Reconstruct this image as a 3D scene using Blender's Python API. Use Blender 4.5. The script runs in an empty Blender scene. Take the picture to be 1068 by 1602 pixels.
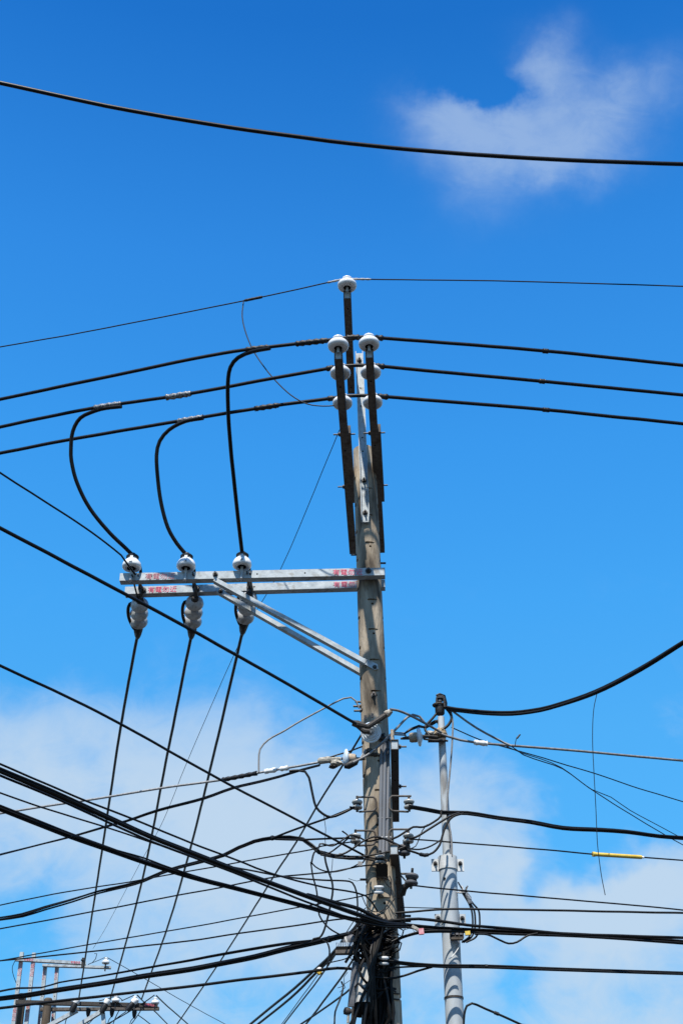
import bpy, bmesh, math, random
from mathutils import Vector, Matrix, noise
random.seed(7)
S = bpy.context.scene
COL = S.collection
R = math.radians

# ------------------------------------------------------------------ camera
CAM = Vector((0, 0, 1.6)); PITCH = R(33.0); F = 2225.0     # F = focal length in photograph pixels
cd = bpy.data.cameras.new('camera'); cam = bpy.data.objects.new('camera', cd); COL.objects.link(cam)
cam.location = CAM; cam.rotation_euler = (R(90) + PITCH, 0, 0)
cd.sensor_fit = 'VERTICAL'; cd.sensor_height = 36.0; cd.lens = 50.0
cd.clip_start = 0.1; cd.clip_end = 6000
S.camera = cam
S.view_settings.view_transform = 'Standard'; S.view_settings.look = 'None'
S.view_settings.gamma = 1; S.view_settings.use_curve_mapping = False
S.view_settings.exposure = 0.7

FW = Vector((0, math.cos(PITCH), math.sin(PITCH))); UP = Vector((0, -math.sin(PITCH), math.cos(PITCH))); RT = Vector((1, 0, 0))
def ray(px, py): return RT * ((px - 534) / F) + UP * ((801 - py) / F) + FW
def at(px, py, Y):
    d = ray(px, py); return CAM + d * (Y / d.y)
def at_z(px, py, Z):
    d = ray(px, py); return CAM + d * ((Z - CAM.z) / d.z)
def proj(p):
    q = p - CAM; k = q.dot(FW); return (534 + F * q.dot(RT) / k, 801 - F * q.dot(UP) / k)
def pxm(p): return (p - CAM).dot(FW) / F                   # metres one photograph pixel spans at p

# ------------------------------------------------------------------ world: Nishita sky with clouds by direction
SUN_EL, SUN_AZ = R(59), R(194)                             # azimuth clockwise from +Y: behind the camera, to its left
class N:                                                   # tiny node maths
    nt = None
    def __init__(s, sock): s.s = sock
    @staticmethod
    def m(op, *a, clamp=False):
        n = N.nt.nodes.new('ShaderNodeMath'); n.operation = op; n.use_clamp = clamp
        for i, x in enumerate(a):
            if isinstance(x, N): N.nt.links.new(x.s, n.inputs[i])
            else: n.inputs[i].default_value = x
        return N(n.outputs[0])
    def __add__(s, o): return N.m('ADD', s, o)
    __radd__ = __add__
    def __sub__(s, o): return N.m('SUBTRACT', s, o)
    def __rsub__(s, o): return N.m('SUBTRACT', o, s)
    def __mul__(s, o): return N.m('MULTIPLY', s, o)
    __rmul__ = __mul__
    def __truediv__(s, o): return N.m('DIVIDE', s, o)
def smooth(x, a, b):
    n = N.nt.nodes.new('ShaderNodeMapRange'); n.interpolation_type = 'SMOOTHSTEP'
    N.nt.links.new(x.s, n.inputs[0]); n.inputs[1].default_value = a; n.inputs[2].default_value = b
    return N(n.outputs[0])
def noise_tex(vec, scale, detail=8, rough=.55, dist=0.0):
    n = N.nt.nodes.new('ShaderNodeTexNoise'); n.inputs['Scale'].default_value = scale; n.inputs['Detail'].default_value = detail
    n.inputs['Roughness'].default_value = rough; n.inputs['Distortion'].default_value = dist
    if vec is not None: N.nt.links.new(vec, n.inputs['Vector'])
    return n
W = bpy.data.worlds.new('World'); S.world = W; W.use_nodes = True
nt = W.node_tree; N.nt = nt
bg = nt.nodes['Background']
sky = nt.nodes.new('ShaderNodeTexSky'); sky.sky_type = 'NISHITA'; sky.sun_disc = False
sky.sun_elevation = SUN_EL; sky.sun_rotation = SUN_AZ
sky.altitude = 1500; sky.air_density = 2.0; sky.dust_density = 0.0; sky.ozone_density = 8.0
SKY_STRENGTH = 0.14
tc = nt.nodes.new('ShaderNodeTexCoord')
vn = nt.nodes.new('ShaderNodeVectorMath'); vn.operation = 'NORMALIZE'; nt.links.new(tc.outputs['Generated'], vn.inputs[0])
sx = nt.nodes.new('ShaderNodeSeparateXYZ'); nt.links.new(vn.outputs[0], sx.inputs[0])
X, Y, Z = (N(sx.outputs[i]) for i in range(3))
DEG = 180 / math.pi
el = N.m('ARCSINE', Z) * DEG
# the camera's rendering of clear blue, deepening smoothly with height
grade = nt.nodes.new('ShaderNodeValToRGB'); cr = grade.color_ramp
GRADE = [(14, (.2191, .5736, .7383)), (24, (.2488, .7193, .8956)), (29.2, (.2178, .748, .9786)), (35.6, (.1844, .720, 1.01)), (43, (.1449, .6253, .9606)), (52, (.067, .4305, .7757)), (60, (.0532, .376, .7001))]
cr.elements[0].position = GRADE[0][0] / 90; cr.elements[0].color = (*GRADE[0][1], 1)
cr.elements[1].position = GRADE[-1][0] / 90; cr.elements[1].color = (*GRADE[-1][1], 1)
for e_, c_ in GRADE[1:-1]: q_ = cr.elements.new(e_ / 90); q_.color = (*c_, 1)
nt.links.new((el * (1 / 90)).s, grade.inputs[0])
hs = nt.nodes.new('ShaderNodeMix'); hs.data_type = 'RGBA'; hs.blend_type = 'MULTIPLY'; hs.inputs[0].default_value = 1
nt.links.new(sky.outputs[0], hs.inputs[6]); nt.links.new(grade.outputs[0], hs.inputs[7])
az = N.m('ARCTAN2', X, Y) * DEG
w1 = noise_tex(vn.outputs[0], 7, 5, .6); sw = nt.nodes.new('ShaderNodeSeparateXYZ'); nt.links.new(w1.outputs['Color'], sw.inputs[0])
azw = az + (N(sw.outputs[0]) - .5) * 9.0
elw = el + (N(sw.outputs[1]) - .5) * 7.0
wa = noise_tex(vn.outputs[0], 12, 6, .6); sa = nt.nodes.new('ShaderNodeSeparateXYZ'); nt.links.new(wa.outputs['Color'], sa.inputs[0])
az2 = az + (N(sa.outputs[0]) - .5) * 5.0
el2 = el + (N(sa.outputs[1]) - .5) * 4.0
fb = N(noise_tex(vn.outputs[0], 11, 10, .58, .4).outputs['Fac'])
mpf = nt.nodes.new('ShaderNodeMapping'); mpf.inputs['Rotation'].default_value = (0.3, .5, .9); mpf.inputs['Scale'].default_value = (1, 2.2, 1.4); nt.links.new(vn.outputs[0], mpf.inputs[0])
fine = N(noise_tex(mpf.outputs[0], 26, 12, .66, .8).outputs['Fac'])
fb2 = N(noise_tex(vn.outputs[0], 3.2, 6, .55, .2).outputs['Fac'])
def px_dir(px, py):
    d = ray(px, py).normalized(); return math.degrees(math.atan2(d.x, d.y)), math.degrees(math.asin(d.z))
def blob(px, py, a, b, rot=0, gentle=False):                             # gaussian patch of sky, a and b in photo pixels' worth of angle
    a0, e0 = px_dir(px, py); k = math.cos(R(e0)); c, s = math.cos(R(rot)), math.sin(R(rot)); d = 1 / 38.8
    u = ((az2 if gentle else azw) - a0) * k; v = (el2 if gentle else elw) - e0
    p = (u * c + v * s) * (1 / (a * d)); q = (v * c - u * s) * (1 / (b * d))
    return N.m('EXPONENT', (p * p + q * q) * -1.0)
# thin cloud high up
hb = lambda *a: blob(*a, gentle=True)
hi = hb(840, 190, 150, 75, -8) * .62 + hb(700, 165, 75, 32, -28) * .55 + hb(780, 215, 130, 50, -15) * .42 + hb(865, 90, 45, 60, -20) * .62 + hb(815, 96, 40, 15, 10) * .25 + hb(745, 300, 75, 80, 40) * .40 + hb(985, 150, 100, 60, 10) * .50 + hb(900, 250, 130, 45, -10) * .25 - hb(772, 132, 46, 24, 12) * .62 - hb(735, 112, 60, 26, -10) * .45
hi_d = smooth(hi * (fb * 1.5 + fine * 1.1 - .30), .0, 1.2)
# bank of soft cloud low down, thinning upward, broken by clear patches
lo = smooth(el, 26.2, 22.0) * .74
lo = lo + blob(90, 1120, 190, 60) * .42 + blob(380, 1110, 110, 70) * .50 + blob(300, 1250, 260, 120) * .3 + blob(760, 1220, 110, 90) * .25 + blob(800, 1370, 120, 100) * .35 \
     + blob(950, 1440, 150, 45, 20) * .45 + blob(430, 1400, 200, 100) * .25
lo = lo - blob(545, 1235, 70, 70) * .16 - blob(960, 1190, 200, 85, -20) * .95 - blob(760, 1200, 110, 80) * .22 - blob(1000, 1270, 130, 70, -10) * .75 - blob(920, 1340, 70, 50, -35) * .6 - blob(865, 1430, 36, 70, 20) * .45 - blob(820, 1550, 46, 60) * .25 + blob(1010, 1420, 110, 50, 20) * .35 - blob(-10, 1490, 110, 110) * .75 - blob(480, 1590, 170, 50) * .32 \
     - blob(870, 1390, 40, 40) * .3 - blob(1050, 1540, 60, 40) * .3 - blob(805, 1560, 50, 70) * .3 - blob(560, 1060, 110, 60) * .4
away = smooth(N.m('ABSOLUTE', az), 16, 34)                # the sky beyond the frame carries on with the same broken bank
lo_d = smooth(lo + (fb - .5) * 1.2 + (fine - .5) * .75 + away * (fb2 - .5) * 2.6, .0, 1.15) * smooth(el, 32.0, 21.0)
far_d = smooth(fb2 + (fb - .5) * .5, .58, .85) * away * .4
cloud = N.m('MAXIMUM', N.m('MAXIMUM', hi_d * .48, lo_d * .90), far_d)
mixc = nt.nodes.new('ShaderNodeMix'); mixc.data_type = 'RGBA'
nt.links.new(cloud.s, mixc.inputs[0]); nt.links.new(hs.outputs[2], mixc.inputs[6])
k = 1 / (SKY_STRENGTH * 2 ** .7)
mixc.inputs[7].default_value = (.56 * k, .70 * k, .85 * k, 1)
nt.links.new(mixc.outputs[2], bg.inputs['Color'])
bg.inputs['Strength'].default_value = SKY_STRENGTH

sd = bpy.data.lights.new('sun', 'SUN'); so = bpy.data.objects.new('sun', sd); COL.objects.link(so)
sd.energy = 5.0; sd.angle = R(0.53); sd.color = (1.0, .955, .88)
to_sun = Vector((math.sin(SUN_AZ) * math.cos(SUN_EL), math.cos(SUN_AZ) * math.cos(SUN_EL), math.sin(SUN_EL)))
so.rotation_euler = to_sun.to_track_quat('Z', 'Y').to_euler(); so.location = (-4, -6, 30)

# ------------------------------------------------------------------ materials
def material(name, c1, c2=None, rough=.5, metal=0.0, scale=12, bump=.0, bscale=60, spec=.5, contrast=(.35, .65), stretch=(1, 1, 1), c3=None, c3s=5):
    m = bpy.data.materials.new(name); m.use_nodes = True; t = m.node_tree; b = t.nodes['Principled BSDF']
    b.inputs['Roughness'].default_value = rough; b.inputs['Metallic'].default_value = metal; b.inputs['Specular IOR Level'].default_value = spec
    tcn = t.nodes.new('ShaderNodeTexCoord'); mp = t.nodes.new('ShaderNodeMapping'); mp.inputs['Scale'].default_value = stretch
    t.links.new(tcn.outputs['Object'], mp.inputs[0])
    if c2:
        n = t.nodes.new('ShaderNodeTexNoise'); n.inputs['Scale'].default_value = scale; n.inputs['Detail'].default_value = 8; n.inputs['Roughness'].default_value = .6
        t.links.new(mp.outputs[0], n.inputs['Vector'])
        r = t.nodes.new('ShaderNodeValToRGB'); r.color_ramp.elements[0].position, r.color_ramp.elements[1].position = contrast
        r.color_ramp.elements[0].color = (*c1, 1); r.color_ramp.elements[1].color = (*c2, 1)
        t.links.new(n.outputs['Fac'], r.inputs[0]); out = r.outputs[0]
        if c3:
            n3 = t.nodes.new('ShaderNodeTexNoise'); n3.inputs['Scale'].default_value = c3s; n3.inputs['Detail'].default_value = 6; n3.inputs['Distortion'].default_value = .6
            t.links.new(mp.outputs[0], n3.inputs['Vector'])
            r3 = t.nodes.new('ShaderNodeMapRange'); r3.inputs[1].default_value = .54; r3.inputs[2].default_value = .72; t.links.new(n3.outputs['Fac'], r3.inputs[0])
            mx = t.nodes.new('ShaderNodeMix'); mx.data_type = 'RGBA'; t.links.new(r3.outputs[0], mx.inputs[0]); t.links.new(out, mx.inputs[6]); mx.inputs[7].default_value = (*c3, 1)
            out = mx.outputs[2]
        t.links.new(out, b.inputs['Base Color'])
        rr = t.nodes.new('ShaderNodeMapRange'); rr.inputs[3].default_value = max(0, rough - .1); rr.inputs[4].default_value = min(1, rough + .12)
        t.links.new(n.outputs['Fac'], rr.inputs[0]); t.links.new(rr.outputs[0], b.inputs['Roughness'])
    else: b.inputs['Base Color'].default_value = (*c1, 1)
    if bump:
        n2 = t.nodes.new('ShaderNodeTexNoise'); n2.inputs['Scale'].default_value = bscale; n2.inputs['Detail'].default_value = 6
        t.links.new(mp.outputs[0], n2.inputs['Vector'])
        bp = t.nodes.new('ShaderNodeBump'); bp.inputs['Strength'].default_value = bump; bp.inputs['Distance'].default_value = .01
        t.links.new(n2.outputs['Fac'], bp.inputs['Height']); t.links.new(bp.outputs[0], b.inputs['Normal'])
    return m
M = {}
M['concrete'] = material('weathered concrete', (.105, .080, .055), (.42, .35, .262), .9, 0, 6, 1.0, 55, .1, (.32, .66), (1, 1, .2), (.05, .04, .03), 8)
M['shadedconcrete'] = material('brown concrete darkened for shade', (.05, .04, .03), (.115, .092, .07), .9, 0, 9, .6, 70, .1, (.3, .66), (1, 1, .22))  # darker base colour stands in for the shade on the distant poles
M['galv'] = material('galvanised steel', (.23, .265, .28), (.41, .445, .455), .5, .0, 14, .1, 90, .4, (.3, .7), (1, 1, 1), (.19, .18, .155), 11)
M['shadedoldsteel'] = material('weathered galvanised steel darkened for shade', (.055, .047, .040), (.13, .115, .10), .65, .0, 22, .12, 90, .15, (.3, .7), (1, 1, 1), (.045, .030, .02), 9)  # shade of the arm undersides put into the base colour, over real weathering
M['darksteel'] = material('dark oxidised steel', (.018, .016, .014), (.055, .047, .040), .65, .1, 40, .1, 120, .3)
M['bolt'] = material('bolt steel', (.02, .019, .018), (.06, .055, .05), .5, .3, 40)
M['hole'] = material('dark bolt opening', (.006, .0055, .005), None, .9, spec=.1)
M['porcelain'] = material('white porcelain', (.60, .61, .61), (.70, .70, .69), .2, 0, 14, 0, 60, .5, (.3, .6), (1, 1, 1), (.44, .43, .40), 7)
M['glazedporcelain'] = material('grey glazed porcelain', (.34, .35, .35), (.48, .485, .48), .14, 0, 14, 0, 60, .6, (.3, .6), (1, 1, 1), (.20, .19, .17), 9)
M['dirtyporcelain'] = material('dusty grey porcelain', (.20, .20, .185), (.46, .46, .43), .3, 0, 18, 0, 60, .5, (.3, .62), (1, 1, 1), (.10, .09, .08), 10)
M['blueporcelain'] = material('pale blue grey porcelain', (.50, .58, .64), (.66, .73, .78), .2, 0, 14)
M['black'] = material('black cable sheath', (.004, .004, .0045), (.008, .0078, .0075), .4, 0, 30, .05, 200, .18)
M['blackmatt'] = material('sun-faded black cable', (.006, .0055, .005), (.012, .011, .010), .6, 0, 30, .1, 200, .15)
M['greycable'] = material('grey sheathed cable', (.11, .106, .10), (.20, .193, .185), .6, 0, 26)
M['alu'] = material('stranded aluminium', (.18, .178, .172), (.32, .315, .305), .5, .2, 60, .2, 300)
M['tape'] = material('silver grey tape', (.05, .052, .055), (.26, .27, .28), .4, .1, 70, .2, 120, .4, (.42, .60))
M['blacktape'] = material('black rubber tape', (.004, .004, .0045), (.022, .022, .023), .5, 0, 60, .3, 120, .3, (.45, .75))
M['tan'] = material('tan cement cap', (.24, .18, .12), (.40, .325, .245), .8, 0, 40, .2)
M['chalk'] = material('chalky grey metal', (.20, .185, .155), (.40, .37, .31), .75, .0, 40, .3, 120, .2, (.35, .65), (1, 1, 1), (.11, .09, .07), 14)
M['rust'] = material('brown crusted tape', (.10, .065, .035), (.42, .32, .20), .9, 0, 60, 1.0, 60, .2, (.35, .6), (1, 1, 1), (.04, .03, .02), 30)
M['pipe'] = material('pale grey painted steel', (.27, .30, .315), (.43, .455, .465), .55, .0, 7, .1, 60, .3, (.3, .7), (1, 1, .3), (.17, .165, .155), 8)
M['collar'] = material('cream grey clamp paint', (.40, .415, .41), (.52, .525, .51), .6, .0, 14, .1, 60)
M['pvc'] = material('grey plastic conduit', (.10, .104, .112), (.18, .185, .195), .55, 0, 8, .05, 60, .3, (.3, .7), (1, 1, .2))
M['case'] = material('off white weathered plastic', (.20, .195, .18), (.40, .39, .365), .6, 0, 12, .1, 60, .3, (.3, .6), (1, 1, .4), (.11, .10, .09), 6)
M['greycase'] = material('grey plastic casing', (.06, .06, .065), (.13, .13, .135), .55, 0, 14, 0, 60, .3)
M['red'] = material('faded red paint', (.66, .10, .16), (.66, .20, .26), .7, 0, 60, 0, 60, .2, (.4, .62))
M['redfaded'] = material('pale faded red paint', (.52, .16, .19), (.46, .27, .28), .7, 0, 70, 0, 60, .2, (.4, .6))
M['yellow'] = material('yellow plastic tube', (.50, .33, .04), (.60, .42, .075), .5, 0, 20, 0, 60, .3)
M['pinktag'] = material('pink plastic tag', (.50, .12, .15), (.55, .30, .30), .6, 0, 40)
M['whitetag'] = material('white plastic tag', (.62, .61, .58), (.76, .75, .72), .5, 0, 40)
M['cleartag'] = material('clear bluish plastic', (.25, .36, .48), (.55, .62, .68), .25, 0, 60)
M['asphalt'] = material('asphalt', (.032, .032, .032), (.052, .050, .048), .9, 0, 1.2, .4, 40, .2)

# ------------------------------------------------------------------ mesh helpers
class MB:
    def __init__(s): s.v = []; s.f = []
    def add(s, vs, fs):
        o = len(s.v); s.v += [Vector(v) for v in vs]; s.f += [tuple(i + o for i in f) for f in fs]; return s
    def box(s, c, ax, h):                                  # centre, three axes, half sizes
        c = Vector(c); a = [Vector(q) * k for q, k in zip(ax, h)]
        vs = [c + a[0] * i + a[1] * j + a[2] * k for i in (-1, 1) for j in (-1, 1) for k in (-1, 1)]
        return s.add(vs, [(0, 1, 3, 2), (4, 6, 7, 5), (0, 4, 5, 1), (2, 3, 7, 6), (0, 2, 6, 4), (1, 5, 7, 3)])
    def tube(s, pts, rad, n=8, caps=True, sq=None):
        pts = [Vector(p) for p in pts]
        if not isinstance(rad, (list, tuple)): rad = [rad] * len(pts)
        T = []
        for i in range(len(pts)):
            a = pts[max(0, i - 1)]; b = pts[min(len(pts) - 1, i + 1)]; d = b - a
            T.append(d.normalized() if d.length > 1e-9 else Vector((0, 0, 1)))
        up = Vector((0, 0, 1)) if abs(T[0].z) < .9 else Vector((1, 0, 0))
        nn = T[0].cross(up).normalized(); vs = []
        for i, p in enumerate(pts):
            nn = (nn - T[i] * nn.dot(T[i])); nn = nn.normalized() if nn.length > 1e-9 else T[i].orthogonal().normalized()
            bb = T[i].cross(nn)
            for j in range(n):
                a = 2 * math.pi * j / n; vs.append(p + (nn * math.cos(a) + bb * math.sin(a)) * rad[i])
        m = len(pts); fs = [(i * n + j, i * n + (j + 1) % n, (i + 1) * n + (j + 1) % n, (i + 1) * n + j) for i in range(m - 1) for j in range(n)]
        if caps: fs += [tuple(reversed(range(n))), tuple((m - 1) * n + j for j in range(n))]
        return s.add(vs, fs)
    def lathe(s, prof, o=(0, 0, 0), axis=(0, 0, 1), n=24, capped=True):   # profile of (radius, height)
        o = Vector(o); ax = Vector(axis).normalized(); u = ax.orthogonal().normalized(); w = ax.cross(u); vs = []
        for r, h in prof:
            for j in range(n):
                a = 2 * math.pi * j / n; vs.append(o + ax * h + (u * math.cos(a) + w * math.sin(a)) * max(r, 1e-4))
        m = len(prof); fs = [(i * n + j, i * n + (j + 1) % n, (i + 1) * n + (j + 1) % n, (i + 1) * n + j) for i in range(m - 1) for j in range(n)]
        if capped: fs += [tuple(reversed(range(n))), tuple((m - 1) * n + j for j in range(n))]
        return s.add(vs, fs)
    def cyl(s, a, b, r, n=12, r2=None): return s.tube([a, b], [r, r if r2 is None else r2], n)
    def hollow(s, a, b, side, up, w, h, t):                # open ended rectangular tube from a to b
        vs = []
        for p in (Vector(a), Vector(b)):
            for (ww, hh) in ((w, h), (w - t, h - t)):
                for i, j in ((-1, -1), (1, -1), (1, 1), (-1, 1)): vs.append(p + side * (ww * i) + up * (hh * j))
        fs = []
        for j in range(4):
            k = (j + 1) % 4
            fs += [(j, k, 8 + k, 8 + j), (4 + k, 4 + j, 12 + j, 12 + k), (k, j, 4 + j, 4 + k), (8 + j, 8 + k, 12 + k, 12 + j)]
        return s.add(vs, fs)
    def rock(s, c, r3, seed=0, amp=.2, lv=3):              # lumpy wrapped mass
        bm = bmesh.new(); bmesh.ops.create_icosphere(bm, subdivisions=lv, radius=1)
        vs = []
        for v in bm.verts:
            k = 1 + amp * noise.noise(v.co * 2.2 + Vector((seed, 0, 0))) + amp * .5 * noise.noise(v.co * 6 + Vector((0, seed, 0)))
            vs.append(Vector(c) + Vector((v.co.x * r3[0], v.co.y * r3[1], v.co.z * r3[2])) * k)
        fs = [tuple(v.index for v in f.verts) for f in bm.faces]; bm.free()
        return s.add(vs, fs)
def mesh_of(name, mb, m, origin=Vector((0, 0, 0)), angle=35, flat=False):
    me = bpy.data.meshes.new(name); me.from_pydata([v - origin for v in mb.v], [], mb.f); me.materials.append(m)
    bm = bmesh.new(); bm.from_mesh(me); bmesh.ops.recalc_face_normals(bm, faces=bm.faces); bm.to_mesh(me); bm.free()
    me.polygons.foreach_set('use_smooth', [not flat] * len(me.polygons)); me.set_sharp_from_angle(angle=R(angle)); me.update()
    return me
def base_of(o):
    while o.parent: o = o.parent
    return o.location
def part(name, mb, m, parent, label=None, angle=35, flat=False, local=False):
    o = bpy.data.objects.new(name, mesh_of(name, mb, M[m], Vector((0, 0, 0)) if local else Vector(base_of(parent)), angle, flat))
    COL.objects.link(o); o.parent = parent
    if label: o['label'] = label
    return o
def tag(o, label, cat, group=None):
    o['label'] = label; o['category'] = cat
    if group: o['group'] = group
    return o
def thing(name, loc, label, cat, group=None):
    o = bpy.data.objects.new(name, None); o.empty_display_size = .1; COL.objects.link(o); o.location = loc
    return tag(o, label, cat, group)
def solo(name, mb, m, label, cat, group=None, origin=None, angle=35, flat=False):
    og = Vector(origin) if origin is not None else sum(mb.v, Vector()) / len(mb.v)
    o = bpy.data.objects.new(name, mesh_of(name, mb, M[m], og, angle, flat)); COL.objects.link(o); o.location = og
    return tag(o, label, cat, group)
def copy_tree(o, parent=None):
    c = o.copy(); COL.objects.link(c)
    if parent: c.parent = parent
    for ch in list(o.children): copy_tree(ch, c)
    return c
def lettering(text, parent, m, origin, xdir, ydir, size, spacing=1.0, line=1.0, name='lettering'):
    cu = bpy.data.curves.new(name, 'FONT'); cu.body = text; cu.size = size; cu.extrude = .0012; cu.space_character = spacing; cu.space_line = line
    t = bpy.data.objects.new(name, cu); COL.objects.link(t)
    bpy.context.view_layer.update()
    me = bpy.data.meshes.new_from_object(t.evaluated_get(bpy.context.evaluated_depsgraph_get()))
    bpy.data.objects.remove(t); bpy.data.curves.remove(cu)
    zd = xdir.cross(ydir).normalized()
    mt = Matrix((( xdir.x, ydir.x, zd.x, 0), (xdir.y, ydir.y, zd.y, 0), (xdir.z, ydir.z, zd.z, 0), (0, 0, 0, 1)))
    me.transform(mt); me.transform(Matrix.Translation(Vector(origin) - Vector(base_of(parent))))
    me.materials.clear(); me.materials.append(M[m]); me.name = name
    o = bpy.data.objects.new(name, me); COL.objects.link(o); o.parent = parent
    return o

# ------------------------------------------------------------------ ground
g = MB(); g.add([(-2500, -2500, 0), (2500, -2500, 0), (2500, 2500, 0), (-2500, 2500, 0)], [(0, 1, 2, 3)])
go = bpy.data.objects.new('ground', mesh_of('ground', g, M['asphalt'])); COL.objects.link(go); go['kind'] = 'structure'

# ------------------------------------------------------------------ main concrete pole
YP = 11.9
PA, PB = at(569.5, 706, YP), at(603, 1580, YP)
RA, RB = .1145, .131
def pole_axis(z):
    t = (PA.z - z) / (PA.z - PB.z); return PA.lerp(PB, t) if 0 <= t <= 1 else PA + (PB - PA) * t
def pole_r(z): return RA + (RB - RA) * (PA.z - z) / (PA.z - PB.z)
def surf(px, py, off=0.0):                                 # the point of the pole's surface seen at that place
    y = YP - .12
    for _ in range(8):
        p = at(px, py, y); a = pole_axis(p.z); r = pole_r(p.z) + off; dx = p.x - a.x
        y = a.y - math.sqrt(max(r * r - dx * dx, 0.0))
    return at(px, py, y)
base = pole_axis(0.0)
pole = thing('utility_pole', base, 'tall tapering concrete utility pole carrying the steel arms, insulators and cable tangle', 'utility pole')
pm = MB(); rings = 60; seg = 48; vs = []
for i in range(rings + 1):
    z = PA.z * (i / rings); c = pole_axis(z); r = pole_r(z)
    for j in range(seg):
        a = 2 * math.pi * j / seg; rr = r + .0016 * noise.noise(Vector((math.cos(a) * 3, math.sin(a) * 3, z * 1.5)))
        vs.append(Vector((c.x + rr * math.cos(a), c.y + rr * math.sin(a), z)))
fs = [(i * seg + j, i * seg + (j + 1) % seg, (i + 1) * seg + (j + 1) % seg, (i + 1) * seg + j) for i in range(rings) for j in range(seg)]
fs += [tuple(reversed(range(seg)))]
vs += [Vector((pole_axis(PA.z).x + (RA - .025) * math.cos(2 * math.pi * j / seg), YP + (RA - .025) * math.sin(2 * math.pi * j / seg), PA.z + .022)) for j in range(seg)]
o_ = rings * seg; fs += [(o_ + j, o_ + (j + 1) % seg, o_ + seg + (j + 1) % seg, o_ + seg + j) for j in range(seg)]
fs += [tuple(o_ + seg + j for j in range(seg))]
pm.add(vs, fs)
shaft = part('shaft', pm, 'concrete', pole, angle=50)
cut = MB(); z0 = surf(579.5, 984).z; step = (surf(577.5, 937).z - surf(583.8, 1080).z) / 3
zs = [z0 + step * k for k in range(-14, 6) if z0 + step * k < PA.z - .25]
for z in zs:
    c = pole_axis(z); r = pole_r(z)
    fx = .02
    cut.box((c.x + fx, c.y - r, z), ((1, 0, 0), (0, 1, 0), (0, 0, 1)), (.046, .020, .0095))
    for sgn in (-1, 1): cut.box((c.x + sgn * r, c.y - .02, z + step * .5), ((1, 0, 0), (0, 1, 0), (0, 0, 1)), (.014, .06, .016))
    q = Vector((c.x + fx, c.y - r - .03, z - .045)); cut.cyl(q, q + Vector((0, .07, 0)), .0115, 10)
cme = mesh_of('cutter', cut, M['hole']); co = bpy.data.objects.new('cutter', cme); COL.objects.link(co); co.location = (0, 0, 0)
bmod = shaft.modifiers.new('b', 'BOOLEAN'); bmod.object = co; bmod.operation = 'DIFFERENCE'; bmod.solver = 'EXACT'
bpy.context.view_layer.update()
nm = bpy.data.meshes.new_from_object(shaft.evaluated_get(bpy.context.evaluated_depsgraph_get()))
shaft.modifiers.clear(); shaft.data = nm; nm.name = 'shaft'; nm.set_sharp_from_angle(angle=R(40))
bpy.data.objects.remove(co)
while len(nm.materials) > 1: nm.materials.pop()

def bolt(p, d, r=.012, L=.03, nut=.02):                    # threaded end with nut and washer
    d = Vector(d).normalized(); p = Vector(p); b = MB()
    b.cyl(p, p + d * L, r, 10); b.cyl(p + d * .002, p + d * .006, nut * 1.35, 14); b.cyl(p + d * .006, p + d * .006 + d * nut * .8, nut, 6)
    return b
YA = Vector((0, -1, 0))
part('bolt', bolt(surf(584, 1088), YA + Vector((.0, 0, .1)), .009, .055, .017), 'bolt', pole)
for (px, py, s) in ((556, 868, -1), (596, 881, 1), (560, 1105, -1), (561, 1112, -1), (563, 1098, -1), (571, 1376, -1), (634, 1433, 1), (634, 1441, 1)):
    p = at(px, py, YP - .02); part('bolt', bolt(p - Vector((s * .03, 0, 0)), (s, 0, 0), .010, .075, .018), 'bolt', pole)

# ------------------------------------------------------------------ hollow arms that point along the street (seen from beneath)
def street_arm(p0, p1, w, h, label, holes=(), mat='shadedoldsteel', bolts=()):
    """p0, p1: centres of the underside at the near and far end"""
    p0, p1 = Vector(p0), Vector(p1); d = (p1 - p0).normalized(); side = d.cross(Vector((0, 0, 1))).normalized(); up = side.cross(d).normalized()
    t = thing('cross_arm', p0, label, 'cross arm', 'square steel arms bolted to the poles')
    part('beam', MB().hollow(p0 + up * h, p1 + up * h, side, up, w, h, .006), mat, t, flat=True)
    part('end_plate', MB().box(p0 + up * h + d * .014, (side, d, up), (w - .008, .003, h - .008)), 'galv', t, flat=True)
    for f in holes:
        q = p0.lerp(p1, f); part('bolt_hole', MB().cyl(q - up * .0012, q + up * .004, .010, 10), 'hole', t)
    for (f, s) in bolts:
        q = p0.lerp(p1, f) + side * (s * w) + up * h
        part('bolt', bolt(q, side * s, .008, .07, .019), 'bolt', t)
    return t, p0, p1, side, up
ZARM = at(590, 745, YP).z
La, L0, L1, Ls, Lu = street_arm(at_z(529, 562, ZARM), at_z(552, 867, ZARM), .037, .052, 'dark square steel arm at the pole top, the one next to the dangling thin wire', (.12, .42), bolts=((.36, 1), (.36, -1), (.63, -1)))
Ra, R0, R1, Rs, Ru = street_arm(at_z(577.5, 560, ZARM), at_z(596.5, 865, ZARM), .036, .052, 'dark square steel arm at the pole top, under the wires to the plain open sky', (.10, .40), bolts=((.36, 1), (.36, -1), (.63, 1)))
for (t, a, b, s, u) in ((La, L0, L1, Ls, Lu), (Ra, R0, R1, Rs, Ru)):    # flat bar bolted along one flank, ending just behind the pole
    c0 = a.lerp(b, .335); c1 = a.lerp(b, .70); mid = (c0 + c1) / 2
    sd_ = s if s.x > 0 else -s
    part('side_plate', MB().box(mid + sd_ * .050 + u * .05, (s, (b - a).normalized(), u), (.0145, (c1 - c0).length / 2, .046)), 'shadedoldsteel', t, flat=True)
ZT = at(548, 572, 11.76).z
Ta, T0, T1, Ts, Tu = street_arm(at_z(543, 467, ZT), at_z(549.3, 616, ZT), .038, .052, 'topmost dark square steel arm carrying the single peak insulator', (.10, .36, .50, .70, .93))

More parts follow.
